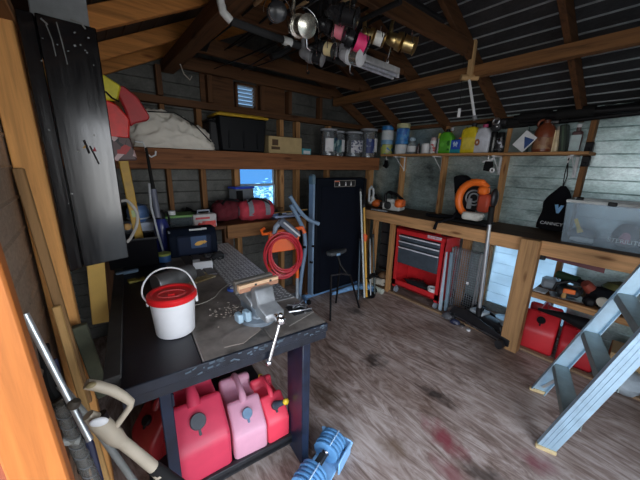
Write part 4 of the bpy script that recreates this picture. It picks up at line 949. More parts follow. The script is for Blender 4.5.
part('emblem', MB().prism([(-.012, .03), (.0, .004), (.012, .03), (.03, .01), (.018, -.01), (.02, -.03), (0, -.014), (-.02, -.03), (-.018, -.01), (-.03, .01)], -.001, .001, Matrix.Translation((-.046, 0, .1)) @ Matrix(((0, 0, 1, 0), (1, 0, 0, 0), (0, 1, 0, 0), (0, 0, 0, 1)))), plain('emblem_pale', (.45, .6, .8), .5), t)
part('cap', MB().rod((0, -.03, .15), (0, -.03, .17), .018, 12), M_orange, t)
jug('oil_jug', 'tall yellow jug with a built-in grip on the plank shelf', 469, .165, .1, .31, plain('jug_yellow', (.72, .55, .02), .4), M_dkgrey, plain('jug_label_yellow', (.7, .56, .08), .5), capx=-.02)
t = jug('white_jug', 'white jug with a round brown emblem and pink cap', 482, .15, .1, .29, plain('jug_white', (.6, .62, .68), .4), plain('cap_pink', (.45, .06, .16), .4))
part('emblem', MB().lathe([(0, 0), (.034, 0), (.034, .002), (0, .002)], 24, Matrix.Translation((-.051, .04, .11)) @ Matrix.Rotation(R(-90), 4, 'Y'), sy=.75), plain('emblem_brown', (.32, .12, .05), .5), t)
part('emblem_mark', MB().lathe([(0, 0), (.012, 0), (0, .004)], 14, Matrix.Translation((-.0535, .04, .11)) @ Matrix.Rotation(R(-90), 4, 'Y'), sy=.6), M_white, t)
canister('dark_bottle', 'dark bottle right of the white jug', 492, .034, .21, plain('bottle_black', (.015, .017, .016), .25), M_black, .25, None, 'bottle')
canister('lettered_bottle', 'dark bottle with white lettering by the grey panel', 499, .038, .2, plain('bottle_black2', (.012, .013, .015), .25), M_black, .25, printed('white_print', (.02, .02, .024), [(.5, .52, .58), (.02, .02, .02)], 45), 'bottle')
solo('metal_sheet', MB().prism([(-.10, 0), (.10, 0), (.11, .27), (-.0, .30), (-.07, .25)], -.012, .012, Matrix(((0, 0, 1, 0), (1, 0, 0, 0), (0, 1, 0, 0), (0, 0, 0, 1))), .003), plain('panel_grey_green', (.2, .24, .23), .5), 'grey-green panel leaning on the wall behind the dark bottles', 'panel', (3.42, 1.15, S2), (0, R(6), 0))
t = thing('folded_leaflet', 'white leaflet with a blue triangle tilted on the plank shelf', 'leaflet', on(523, 3.26, S2+.1), (R(38), 0, 0))
part('sheet', MB().box((0, 0, 0), (.012, .12, .16), .002), M_white, t)
part('triangle', MB().prism([(-.05, -.05), (.03, .03), (-.055, .055)], -.001, .001, Matrix.Translation((-.0075, 0, 0)) @ Matrix(((0, 0, 1, 0), (1, 0, 0, 0), (0, 1, 0, 0), (0, 0, 0, 1)))), plain('leaf_blue', (.02, .06, .2), .5), t)
t = thing('amber_jug', 'round-shouldered amber jug with a loop handle on the plank shelf', 'jug', on(541.5))
AM = plain('amber', (.2, .05, .022), .3, var=.1)
part('body', MB().lathe([(.07, 0), (.078, .01), (.078, .13), (.08, .18), (.062, .225), (.03, .25), (.026, .26), (0, .26)], 28), AM, t)
part('cap', MB().lathe([(.028, .255), (.028, .28), (0, .282)], 16), plain('amber_cap', (.11, .03, .015), .4), t)
part('handle', MB().torus((0, .03, .25), .035, .01, (0, R(90), 0), arc=(R(-10), R(190))), AM, t)
part('label', MB().lathe([(.079, .03), (.079, .13)], 28), printed('amber_label', (.26, .12, .06), [(.32, .18, .09), (.18, .07, .04)], 30), t)
CRM = plain('cream_plastic', (.8, .66, .42), .45)
canister('cream_bottle', 'slim cream bottle without a collar by the amber jug', 550.5, .02, .19, CRM, None, .12, None, 'bottle')
canister('cream_bottle', 'slim cream bottle with a pale round cap, farther from the amber jug', 555, .021, .22, CRM, plain('pale_cap', (.5, .46, .4), .5), .16, None, 'bottle')
t = thing('green_binder', 'dark green slanted case near the wall-shelf end', 'case', on(564), (R(-8), 0, 0))
part('case', MB().box((0, 0, .115), (.1, .05, .23), .006), plain('dark_green', (.018, .03, .02), .4), t); part('strap', MB().box((-.051, 0, .115), (.004, .012, .2), .001), plain('green_line', (.06, .1, .06), .5), t)
t = thing('label_bottle', 'bottle with a large pale label at the wall-shelf end', 'bottle', on(574))
part('bottle', MB().box((0, 0, .085), (.05, .07, .17), .01).rod((0, 0, .165), (0, 0, .2), .016, 12), plain('bottle_dkred', (.1, .05, .05), .35), t); part('label', MB().box((-.027, 0, .075), (.002, .07, .13), .0005), plain('label_mint', (.5, .62, .62), .6), t)
part('cap', MB().rod((0, 0, .2), (0, 0, .225), .018, 12), M_white, t)
for k, (z, lab) in enumerate(((S2+.04, 'upper black clamp gripping the last stud above the shelf end'), (S2-.075, 'lower black clamp gripping the last stud under the shelf end'))):
    solo('spring_clamp', MB().box((0, 0, 0), (.05, .055, .085), .006).box((-.03, .0, -.02), (.03, .03, .03), .006), M_black, lab, 'clamp', (3.385, .59, z))
# small things hanging under the shelf
def hanger(label, px, X, poly, extra=None, nm='hanging_clip'):
    p = A(px, 160, X=X); t = thing(nm, label, 'clip', (X, p.y, S2-.025))
    part('hook', MB().tube([(0, 0, 0), (0, 0, -.03), (0, -.02, -.05), (0, -.03, -.035)], .006, 8), M_white, t)
    mb = MB(); mb.prism(poly, -.012, .012, Matrix(((0, 0, 1, 0), (1, 0, 0, 0), (0, 1, 0, 0), (0, 0, 0, 1))), .004); part('body', mb, M_black, t)
    return t
hanger('black tool hung on a white hook below the round tubs', 386, 3.3, [(-.03, -.05), (.02, -.05), (.02, -.1), (.05, -.13), (-.02, -.16), (-.05, -.13)])
t = hanger('black caulking holder with a white ring hung below the white jug', 488, 3.28, [(-.05, -.06), (.02, -.05), (.03, -.1), (.03, -.15), (-.05, -.16), (-.06, -.1)], nm='ring_holder')
part('ring', MB().torus((-.01, -.06, -.145), .018, .008, (0, R(90), 0)), M_white, t); part('bar', MB().tube([(0, .05, -.06), (0, -.02, -.05), (0, -.06, -.02)], .012, 8), M_white, t)
# drawstring bag
t = thing('drawstring_bag', 'black drawstring bag with pale lettering hung from the shelf end', 'bag', (3.36, .70, 1.05))
def bagf(i, j):
    u = i*2*PI; h = j; wd = .115*(1-.12*h) if h < .62 else .101*(1-((h-.62)/.38)**1.6*.82)
    dp = .055*(1-.3*h)*(1 if h < .7 else max(.3, 1-(h-.7)*2))
    lean = -.02*h+.0*h
    return (dp*math.cos(u)*(1+.08*math.sin(5*u+9*h)), .02-.02*h+wd*math.sin(u)+.006*math.sin(12*h), .015+.40*h)
part('sack', MB().surf(bagf, 28, 18).ell((0, .02, .02), (.05, .11, .02)), M_cloth, t, angle=80)
part('string', MB().tube([(0, 0, .40), (-.015, .005, .52), (-.02, .0, .63), (-.02, .0, .66)], .004, 6).tube([(0, 0, .40), (.005, -.012, .5), (-.02, .0, .63)], .004, 6), M_rubber, t)
part('emblem', MB().prism([(-.035, .03), (-.01, .035), (-.004, .0), (.01, .03), (.034, .03), (.006, -.045), (-.012, -.045)], -.001, .002, Matrix.Translation((-.062, -.02, .22)) @ Matrix(((0, 0, 1, 0), (-1, 0, 0, 0), (0, 1, 0, 0), (0, 0, 0, 1)))), plain('emblem_blue', (.2, .45, .75), .4), t)
text('lettering', 'CANNCY', .04, M_white, t, (-.064, .01, .075), (R(90), 0, R(-90)))
solo('white_hook', MB().box((0, 0, .0), (.02, .03, .03), .004).tube([(0, 0, -.01), (-.0, 0, -.03), (-.02, 0, -.045), (-.03, 0, -.03)], .006, 8), M_white, 'white hook holding the drawstring of the black bag', 'hook', (3.35, .70, S2-.04))

# dark pulley and rods stored on top of the wall plate
t = thing('block_and_tackle', 'dark metal pulley block above the dark bottles', 'pulley', (3.33, 1.33, 2.0))
part('shell', MB().box((0, 0, .03), (.06, .09, .12), .02).box((0, -.06, .05), (.05, .06, .06), .012), M_dsteel, t); part('wheel', MB().torus((-.032, .0, .06), .028, .01, (0, R(90), 0)), M_steel, t); part('pin', MB().ell((-.04, -.02, .01), (.014, .014, .014)), M_chrome, t)
part('hook', MB().tube([(0, 0, .09), (0, .0, .14)], .01), M_dsteel, t)
for k, (y0, y1, z0, z1, x, r_) in enumerate([(.1, 1.45, 2.09, 2.05, 3.40, .02), (-.2, 1.2, 2.115, 2.085, 3.37, .016), (.3, 1.38, 2.045, 2.02, 3.40, .012), (-.4, .9, 2.09, 2.075, 3.33, .02)]):
    nn = ['thickest', 'second', 'thinnest', 'nearest'][k]
    tt = thing('stored_rod', ['thick black rod laid along the top of the galvanised wall', 'black rod lying just under the roof sheets', 'thin black rod below the others at the wall top', 'black rod at the doorway end of the wall top'][k], 'rod', (0, 0, 0), 0, 'rods along the wall top'); r_ *= 1.6
    part('shaft', MB().tube([(x, y0, z0), (x, (y0+y1)/2, (z0+z1)/2-.01), (x, y1, z1)], r_, 10), M_black, tt)
    part('grip', MB().tube([(x, y1-.3, z1+.004), (x, y1-.05, z1)], r_*1.4, 10), M_rubber, tt)
    part('ferrule', MB().tube([(x, (y0+y1)/2, (z0+z1)/2-.01), (x, (y0+y1)/2+.05, (z0+z1)/2-.01)], r_*1.15, 10), M_steel, tt)
p = A(615, 103, X=3.44)
solo('lure', MB().ell((0, .03, 0), (.008, .035, .012)), M_yellow, 'yellow lure hanging at the wall top', 'lure', (3.43, .56, 2.035)); solo('lure', MB().ell((0, 0, 0), (.008, .03, .01)), M_red, 'red lure hanging at the wall top', 'lure', (3.43, .47, 2.05))

# ---------------------------------------------------------------- right workbench
T2 = 1.04; FX = 2.88
t = thing('long_workbench', 'long pine workbench running along the galvanised wall', 'workbench', (0, 0, 0))
mb = MB()
for k, x in enumerate((2.985, 3.205, 3.39)): mb.box((x, 1.05, T2-.0125), ((.215, .215, .145)[k], 3.7, .025), .002)
part('top', mb, W['bench'], t)
FAC = wood('fascia_pine', (.5, .27, .12), 'Y', dark=.6)
part('fascia', MB().box((FX, 1.05, T2-.06), (.04, 3.7, .12), .004), FAC, t)
part('post', MB().beam((2.85, .715, 0), (2.85, .715, T2), .09, .14, (0, 1, 0), .004), wood('post_pine', (.4, .22, .095), 'Z', dark=.6), t)
for y in (2.46, 2.185, 1.42): part('post', MB().box((2.93 if y > 1.5 else 3.3, y, (T2-.12)/2), (.06, .05 if y > 1.5 else .085, T2-.12), .003), W['pineZ'], t)
for y in (-.3, .3, 1.0, 1.7, 2.4): part('cross_bearer', MB().box((3.17, y, T2-.07), (.56, .04, .09), .003), W['oldX'], t)
lo = part('lower_shelf', MB().box((3.18, .05, .555), (.5, 1.24, .02), .002), W['oldY'], t)
part('shelf_lip', MB().box((2.925, .05, .55), (.03, 1.24, .05), .003), W['pineY'], lo)
struct('trim_4', MB().box((2.935, 1.0, .011), (.05, 3.3, .022), .004), wood('sole_timber', (.26, .17, .1), 'Y', dark=.5), 'timber strip on the floor along the workbench posts')

# leaf blower
t = thing('leaf_blower', 'orange and black backpack leaf blower with a white tank', 'leaf blower', (3.15, 1.37, T2), R(0)); t.scale = (1.05, 1.12, 1.05)
part('back_pad', MB().prism([(-.02, .02), (.12, .02), (.17, .30), (.2, .45), (.12, .47), (.06, .43), (0, .25)], -.06, .08, KX, .025, 2), M_cloth, t)
BO_ = plain('blower_orange', (.88, .17, .02), .4, var=.08)
K = Matrix.Translation((-.08, -.04, .25))
part('fan_housing', MB().tube([(-.08, -.04+.14*math.cos(a), .24+.165*math.sin(a)) for a in [R(-58+i*12) for i in range(17)]], [.03+.006*math.sin(i/16*PI) for i in range(17)], 12), BO_, t)
part('fan_cover', MB().lathe([(0, 0), (.115, 0), (.12, .02), (.12, .09), (0, .09)], 28, Matrix.Translation((-.07, -.04, .25)) @ Matrix.Rotation(R(90), 4, 'Y')), M_black, t)
part('cooling_fins', MB().torus((-.09, -.04, .26), .07, .008, (0, R(90), 0)).torus((-.09, -.04, .26), .04, .008, (0, R(90), 0)).box((-.095, -.01, .2), (.02, .04, .1), .004), M_grey, t)
part('air_cleaner', MB().box((-.1, -.14, .22), (.09, .1, .17), .02), plain('cover_red_orange', (.4, .05, .02), .5), t, 'red-brown engine cover')
part('engine_shroud', MB().box((-.1, -.12, .335), (.1, .08, .08), .02).box((-.09, -.05, .41), (.06, .14, .05), .018), BO_, t)
part('fuel_tank', MB().box((-.11, -.06, .085), (.11, .17, .08), .03, seg=3).rod((-.13, -.13, .1), (-.13, -.16, .11), .02), plain('tank_white', (.66, .66, .6), .4), t)
part('base', MB().box((-.04, -.0, .02), (.2, .4, .03), .008), M_black, t)
part('muffler', MB().ell((-.06, -.2, .27), (.05, .03, .09)), M_dsteel, t)
part('strap', MB().tube([(-.02, .12, .1), (-.16, .1, .04), (-.285, .14, .012), (-.305, .17, -.0), (-.312, .185, -.07)], [.014, .014, .013, .013, .016], 8), M_cloth, t)
part('strap', MB().tube([(-.02, .1, .05), (-.1, .25, .03), (-.06, .42, .02)], .018, 8), M_cloth, t)
# chainsaws
def chainsaw(label, loc, rot, s=1.0):
    t = thing('chainsaw', label, 'chainsaw', loc, rot)
    part('body', MB().box((0, 0, .05*s), (.13*s, .2*s, .08*s), .015).box((0, .02*s, .1*s), (.1*s, .13*s, .05*s), .015), plain('saw_white', (.5, .5, .47), .45), t)
    part('cover', MB().box((-.03*s, -.085*s, .09*s), (.1*s, .08*s, .08*s), .018).ell((-.08*s, -.085*s, .085*s), (.015*s, .035*s, .035*s)), plain('saw_orange', (.7, .13, .02), .45), t)
    part('front_handle', MB().tube([(-.07*s, .05*s, .06*s), (-.075*s, .06*s, .17*s), (0, .07*s, .19*s), (.07*s, .06*s, .16*s), (.07*s, .05*s, .06*s)], .013*s, 8), M_black, t)
    part('rear_handle', MB().tube([(0, -.1*s, .12*s), (0, -.02*s, .175*s), (0, .06*s, .19*s)], .015*s, 8), M_black, t)
    part('guide_bar', MB().box((.05*s, .3*s, .045*s), (.006, .3*s, .06*s), .003), M_steel, t)
    part('starter', MB().ell((-.07*s, .03*s, .06*s), (.012, .04*s, .04*s)), M_dkgrey, t)
chainsaw('orange and white chainsaw on the back corner of the pine workbench', (3.08, 2.32, T2), R(10), 1.25)
t = thing('hedge_trimmer', 'orange and cream power head beside the chainsaw', 'power tool', (3.12, 2.63, T2), R(30))
part('body', MB().ell((0, 0, .06), (.07, .08, .055)), plain('tool_orange', (.6, .12, .02), .5), t); part('head', MB().ell((0, .08, .1), (.05, .06, .06)), plain('tool_cream', (.5, .46, .36), .5), t); part('knob', MB().torus((-.04, .08, .11), .025, .008, (0, R(90), 0)), M_white, t); part('grip', MB().tube([(0, -.05, .1), (0, .02, .17), (0, .1, .17)], .014), M_black, t)
t = thing('tie_down_handle', 'white oblong ring handle hung by the treadmill top corner', 'handle', A(371, 194, Y=2.6))
part('ring', MB().tube([(-.03, 0, -.09), (-.035, 0, .06), (0, 0, .1), (.04, 0, .06), (.05, 0, -.0), (.04, 0, -.08), (.01, 0, -.11)], .014, 10, closed=True), plain('ring_white', (.5, .53, .55), .45), t)
part('core', MB().box((0, .01, .02), (.05, .03, .07), .006), M_black, t)
solo('pry_bar', MB().box((0, 0, .012), (.05, .2, .02), .006).box((0, -.11, .012), (.03, .05, .018), .004), plain('bar_grey', (.22, .24, .26), .4), 'flat grey tool lying on the workbench edge near the corner', 'tool', (2.90, 2.42, T2), R(5))
# clear tub
t = thing('clear_tub', 'large clear storage tub with a white rim on the workbench', 'tub', (3.14, .29, T2), R(3))
mb = MB()
L_, D_, H_ = .58, .30, .33
for (c_, d_) in (((-D_/2, 0, H_/2), (.004, L_, H_)), ((D_/2, 0, H_/2), (.004, L_, H_)), ((0, -L_/2, H_/2), (D_, .004, H_)), ((0, L_/2, H_/2), (D_, .004, H_)), ((0, 0, .002), (D_, L_, .004))): mb.box(c_, d_)
for v in mb.bm.verts: k = .93+.07*v.co.z/H_; v.co.x *= k; v.co.y *= k
TUBC = clear('milky_tub', (.9, .95, .98), .2, (.5, .6, .68), .15)
part('shell', mb, TUBC, t)
part('rim', MB().tube([(-D_/2, -L_/2, H_), (D_/2, -L_/2, H_), (D_/2, L_/2, H_), (-D_/2, L_/2, H_)], .012, 8, closed=True), plain('rim_white', (.6, .62, .6), .5), t)
part('latch', MB().box((-D_/2-.012, .03, H_), (.02, .05, .03), .006), M_black, t); part('latch', MB().box((D_/2, L_/2-.04, H_), (.03, .05, .03), .006), M_black, t)
text('embossed_lettering', 'STERILITE', .042, plain('emboss', (.42, .5, .55), .4), t, (-D_/2-.0005, -.08, .07), (R(90), 0, R(-90)))
for lab, y, x, z, r_, mt, nm in (('dark gloves inside the clear tub', -.2, -.03, .15, (.06, .07, .14), M_black, 'glove'), ('dark helmet liner inside the clear tub', -.08, -.03, .1, (.08, .075, .09), plain('liner_dark', (.03, .035, .05), .8), 'liner'), ('pink pad in front of the dark liner in the clear tub', -.085, -.115, .09, (.012, .03, .045), plain('pink_pad', (.45, .14, .2), .6), 'pad'), ('grey cloth at the bag end of the clear tub', .17, -.02, .06, (.09, .09, .05), plain('grey_rag', (.14, .17, .2), .9), 'cloth')):
    solo(nm, MB().ell((0, 0, 0), r_, noise=.12), mt, lab, nm, (3.14+x, .29+y, T2+max(z, r_[2]+.006)))
solo('paint_brush', MB().box((0, 0, .05), (.01, .025, .1), .003).box((0, 0, .0), (.012, .035, .03), .002), M_yellow, 'yellow handled brush inside the clear tub', 'brush', (3.02, .46, T2+.1), (R(-25), 0, 0))
solo('white_bottle', MB().tube([(0, -.07, 0), (0, .02, 0), (0, .07, 0)], [.02, .022, .012], 12), M_white, 'white tube lying at the bottom of the clear tub', 'tube', (3.03, .44, T2+.03))

# ---------------------------------------------------------------- red tool cart
CY, CX, CW, CD = 1.825, 3.12, .66, .32
t = thing('tool_cart', 'red rolling tool cart with three dark drawers', 'tool cart', (CX, CY, 0), R(0))
RC = plain('cart_red', (.55, .02, .025), .33, var=.12)
fx = -CD/2
mb = MB().box((0, 0, .86), (CD, CW, .015), .002).box((fx+.006, 0, .835), (.012, CW, .07), .003).box((CD/2-.006, 0, .835), (.012, CW, .07), .003)
for s in (-1, 1): mb.box((0, s*(CW/2-.006), .835), (CD, .012, .07), .003)
part('top_tray', mb, RC, t)
for s in (-1, 1): part('side_panel', MB().box((0, s*(CW/2-.01), .45), (CD, .02, .72), .003).box((fx+.01, s*(CW/2-.03), .45), (.02, .06, .72), .003), RC, t)
part('back_panel', MB().box((CD/2-.008, 0, .45), (.012, CW-.04, .72), .002), RC, t)
mb = MB().box((0, 0, .125), (CD, CW, .02), .003).box((fx+.008, 0, .155), (.016, CW, .075), .003)
part('bottom_tray', mb, RC, t)
DRW = plain('drawer_slate', (.075, .095, .12), .4, metal=.3)
for z0, z1 in ((.725, .79), (.65, .72), (.43, .645)):
    d_ = part('drawer', MB().box((fx+.06, 0, (z0+z1)/2), (.14, CW-.125, z1-z0-.006), .004), DRW, t)
    part('pull_strip', MB().box((fx-.014, 0, z1-.012), (.022, CW-.125, .014), .003), plain('pull_white', (.68, .7, .74), .3) if 'pull_white' not in bpy.data.materials else bpy.data.materials['pull_white'], d_)
part('badge', MB().box((fx-.002, -.19, .84), (.004, .17, .035), .001), plain('badge_silver', (.62, .5, .55), .4), t)
text('badge_lettering', 'CRAFTSMAN', .024, M_red, t, (fx-.0045, -.19, .84), (R(90), 0, R(-90)))
for x in (fx+.04, CD/2-.04):
    for y in (-CW/2+.05, CW/2-.05):
        c_ = part('caster', MB().box((x, y, .1), (.035, .04, .03), .003).lathe([(0, -.012), (.038, -.012), (.038, .012), (0, .012)], 20, Matrix.Translation((x, y, .04)) @ Matrix.Rotation(R(90), 4, 'X')), plain('caster_grey', (.25, .28, .32), .4) if 'caster_grey' not in bpy.data.materials else bpy.data.materials['caster_grey'], t)
solo('cart_bowl', MB().lathe([(.03, 0), (.05, .03), (.052, .045), (.047, .045), (.03, .01), (0, .008)], 20), M_white, 'small white tub in the open bottom of the red cart', 'tub', (CX-.1, CY-.22, .136)); bpy.data.objects['cart_bowl'].scale = (1.1, 1.3, 2.2)
solo('cart_tools', MB().ell((0, .0, .03), (.1, .18, .04), noise=.6, n=12), M_dkgrey, 'dark heap of tools in the open bottom of the red cart', 'tools', (CX, CY+.05, .136))
for k, (y, c_) in enumerate(((1.64, M_red), (1.56, M_dkgrey))):
    solo('socket_case', MB().box((0, 0, .02), (.2, .07, .04), .008), c_, ['red socket case on top of the red cart', 'dark grey case on top of the red cart'][k], 'case', (CX, y, .868))
# black drawer unit and sacks in the corner under the bench
t = thing('drawer_unit', 'black drawer unit under the bench between two posts', 'drawers', (3.15, 2.32, 0))
part('shell', MB().box((0, 0, .58), (.3, .2, .68), .006), M_black, t)
for k in range(4): part('drawer', MB().box((-.155, 0, .84-k*.16), (.012, .19, .145), .004), plain('drawer_black', (.02, .021, .024), .45) if k == 0 else bpy.data.materials['drawer_black'], t)
t = thing('leather_bag', 'brown leather sack slumped on the floor under the bench', 'sack', (3.02, 2.325, 0))
part('sack', MB().ell((0, 0, .09), (.11, .1, .09), noise=.05).ell((-.01, -.01, .16), (.09, .085, .06), noise=.06), plain('brown_leather', (.14, .075, .035), .7, var=.35), t)
part('strap', MB().tube([(-.13, -.12, .1), (-.12, 0, .16), (-.1, .12, .12)], .008, 6), M_dkgrey, t)
for k, (a_, b_, lab) in enumerate([((376, 276), (393, 270), 'shorter paper roll lying on top in the corner by the red cart'), ((372, 284), (392, 282), 'longer pale tube lying on the floor by the red cart')]):
    p0, p1 = ((Vector((2.86, 2.42, .105)), Vector((2.88, 2.22, .12))), (Vector((2.80, 2.44, .036)), Vector((2.80, 2.16, .036))))[k]
    tt = thing('paper_roll' if k == 0 else 'foam_tube', lab, 'roll', (0, 0, 0))
    part('roll', MB().rod(p0, p1, .045 if k == 0 else .035, 18), plain('roll_cream', (.5, .46, .38), .8) if k == 0 else plain('roll_mint', (.48, .52, .44), .7), tt)
    part('core', MB().rod(p0.lerp(p1, -.01), p0.lerp(p1, .02), .018, 12), M_card, tt)

# wire crate panel, pole, floor jack
t = thing('wire_crate', 'folded grey wire-mesh crate standing beside the red cart', 'crate', (3.08, 1.32, 0), R(0))
mb = MB()
for x, o_ in ((-.0, 0), (.06, .0)):
    for k in range(13): mb.rod((x, -.14+k*.0235, .06), (x, -.14+k*.0235, .74), .0022, 5)
    for k in range(26): mb.rod((x, -.14, .06+k*.0272), (x, .142, .06+k*.0272), .0022, 5)
part('mesh_panel', mb, plain('wire_grey', (.3, .33, .36), .4, metal=.7), t)
mb = MB()
for x in (0, .06): mb.tube([(x, -.15, .05), (x, .152, .05), (x, .152, .75), (x, -.15, .75)], .008, 8, closed=True)
part('frame', mb, plain('frame_grey', (.2, .2, .2), .5), t)
part('tag', MB().box((-.008, -.06, .40), (.003, .03, .03), .001), M_white, t)
for k, (y, x, lab, mt) in enumerate([(1.475, 2.99, 'pale blue flat bar standing against the red cart', plain('bar_pale_blue', (.4, .52, .6), .4)), (1.425, 3.02, 'grey-blue flat bar standing next to the wire crate', plain('bar_slate', (.18, .26, .32), .5))]):
    solo('flat_bar', MB().box((0, 0, .36), (.02, .035, .70), .003), mt, lab, 'bar', (x, y, .0), (R(-2), 0, 0))
t = thing('floor_jack', 'black low floor jack with a long grey handle', 'floor jack', (2.98, 1.0, 0), R(-14)); t.scale = (1.1, 1.1, 1.25)
JK = plain('jack_black', (.014, .014, .016), .35, var=.3)
for s in (-1, 1): part('side_frame', MB().prism([(-.3, .03), (.26, .03), (.3, .06), (.26, .12), (.1, .15), (-.1, .11), (-.3, .08)], -.008, .008, Matrix.Translation((s*.1, 0, 0)) @ KX, .003), JK, t)
part('lift_arm', MB().prism([(-.2, .08), (.12, .09), (.15, .14), (-.18, .13)], -.05, .05, KX, .008), JK, t)
part('saddle', MB().lathe([(.02, .12), (.03, .16), (.065, .175), (.07, .19), (.055, .185), (0, .18)], 20, Matrix.Translation((0, -.17, 0))), plain('saddle_metal', (.5, .56, .6), .35, metal=.8), t)
part('pump_cover', MB().box((0, .06, .14), (.12, .13, .03), .008), plain('cover_grey', (.45, .5, .53), .4), t)
for y, r_ in ((-.25, .034), (.24, .03)):
    for s in (-1, 1): part('wheel', MB().lathe([(0, -.018), (r_, -.018), (r_, .018), (0, .018)], 20, Matrix.Translation((s*.135, y, r_)) @ Matrix.Rotation(R(90), 4, 'Y')), M_dsteel, t)
part('edge_bar', MB().rod((-.118, -.27, .055), (-.118, .22, .05), .006, 8), M_steel, t)
part('cross_tube', MB().rod((-.15, -.25, .034), (.15, -.25, .034), .012).rod((-.13, .24, .05), (.13, .24, .05), .012), M_steel, t)
hb = Vector((-.02, .05, .17)); Ri = Matrix.Rotation(R(14), 3, 'Z')
htop = Ri @ (A(490, 222, X=2.83)-Vector((2.98, 1.0, 0))); htop = Vector((htop.x/1.1, htop.y/1.1, htop.z/1.25))
hbot = Ri @ (A(479, 312, X=2.92)-Vector((2.98, 1.0, 0))); hbot = Vector((hbot.x/1.1, hbot.y/1.1, hbot.z/1.25))
part('handle', MB().rod(hbot, htop, .016, 14), M_alu, t)
part('grip', MB().rod(hbot.lerp(htop, .98), hbot.lerp(htop, 1.15), .022, 12), M_rubber, t)
part('handle_socket', MB().rod(hbot.lerp(htop, -.12), hbot.lerp(htop, .06), .026, 12).box((0, .06, .16), (.05, .06, .06), .01), JK, t)
# clutter around jack
for k, (px, py, lab, nm, r_, mt) in enumerate([(449, 316, 'grey rag heaped on the floor by the jack wheels', 'floor_rag', (.08, .07, .035), plain('rag_grey', (.12, .12, .13), .95)), (455, 322, 'small blue-black torch in front of the grey rag', 'torch', (.03, .05, .03), plain('torch_navy', (.02, .025, .06), .4)), (462, 300, 'black strap heap behind the grey rag', 'strap_heap', (.1, .12, .06), M_black), (500, 305, 'oil pan leaning behind the jack', 'oil_pan', (.1, .1, .025), plain('pan_black', (.02, .02, .022), .3))]):
    p = A(px, py, Z=.03)
    solo(nm, MB().ell((0, 0, r_[2]), r_, noise=.25, seed=k+3), mt, lab, nm.split('_')[-1], (p.x, p.y, 0), R(20*k))
for k, (x, y, rr, c_, lab) in enumerate([(2.86, 1.16, .028, M_steel, 'small steel cap by the jack frame, nearest the red cart'), (2.84, 1.08, .02, M_white, 'small white bottle cap before the jack frame'), (3.1, .9, .045, M_steel, 'round steel dish behind the jack handle'), (3.12, 1.06, .035, M_grey, 'grey tin behind the jack, under the added light panel')]):
    nm = ['steel_nut', 'plastic_stopper', 'steel_dish', 'grey_tin'][k]
    solo(nm, MB().lathe([(rr*.8, 0), (rr, rr*.3), (rr, rr*.8), (rr*.7, rr), (0, rr)], 16), c_, lab, nm.split('_')[1], (x, y, 0))
for k in range(6):
    a0 = A(448+k*5, 300+k*3, Z=.02); rnd = random.Random(k+30)
    lab = ['black cable loop nearest the red cart', 'black cable loop below the blue bar', 'black cable loop under the wire crate', 'black cable loop by the crate corner', 'black cable loop against the jack frame', 'black cable loop under the jack handle'][k]
    solo('cable_loop', MB().torus((0, 0, .07), .07+.01*rnd.random(), .008, (R(60+30*rnd.random()), 0, rnd.random()*3), 24, 6, sy=.7), M_black, lab, 'cable', (a0.x+.1, a0.y, .0), 0, 'black cables by the jack')

# ---------------------------------------------------------------- lower shelf clutter and red cans under the bench
LZ = .565
def lowp(px, X=3.05): p = A(px, 290, X=X); return Vector((X, p.y, LZ))
t = thing('cordless_saw', 'dark circular saw with an orange battery plate on the lower shelf', 'saw', (3.03, .44, LZ), R(20))
part('body', MB().box((0, 0, .06), (.1, .16, .07), .02), M_dkgrey, t); part('plate', MB().box((-.05, .0, .075), (.012, .08, .04), .006), M_orange, t); part('handle', MB().tube([(0, -.08, .06), (0, -.09, .13), (0, 0, .15), (0, .08, .11), (0, .09, .05)], .014, 8), M_black, t); part('shoe', MB().box((0, 0, .008), (.13, .22, .012), .002), M_steel, t)
t = thing('angle_grinder', 'red-brown grinder standing on the lower shelf', 'grinder', (3.1, .28, LZ), R(40))
part('body', MB().tube([(0, -.02, .03), (0, .03, .1), (0, .09, .16)], [.04, .045, .035], 14), plain('grinder_red', (.2, .035, .02), .5), t); part('head', MB().ell((0, -.03, .05), (.045, .04, .05)), M_dsteel, t); part('guard', MB().torus((0, -.06, .05), .05, .01, (R(90), 0, 0), arc=(0, PI)), plain('guard_brown', (.2, .1, .05), .5), t)
t = thing('power_drill', 'dark green drill behind the orange-plated saw', 'drill', (3.16, .48, LZ), R(70))
part('body', MB().rod((-.08, 0, .14), (.08, 0, .14), .035, 14), plain('drill_green', (.02, .05, .025), .5), t); part('grip', MB().box((.02, 0, .06), (.05, .045, .12), .012), M_black, t); part('chuck', MB().rod((-.08, 0, .14), (-.14, 0, .14), .022, 12), M_black, t)
t = thing('sanding_disc', 'round white disc propped on the lower shelf', 'disc', (2.965, A(607, 291, X=2.95).y, LZ), R(0))
part('disc', MB().lathe([(0, -.008), (.045, -.008), (.045, .008), (0, .008)], 24, Matrix.Translation((0, 0, .065)) @ Euler((R(20), R(70), 0)).to_matrix().to_4x4()), plain('disc_cream', (.6, .57, .48), .6), t); part('backing', MB().box((.03, 0, .04), (.04, .05, .08), .01), M_dkgrey, t)
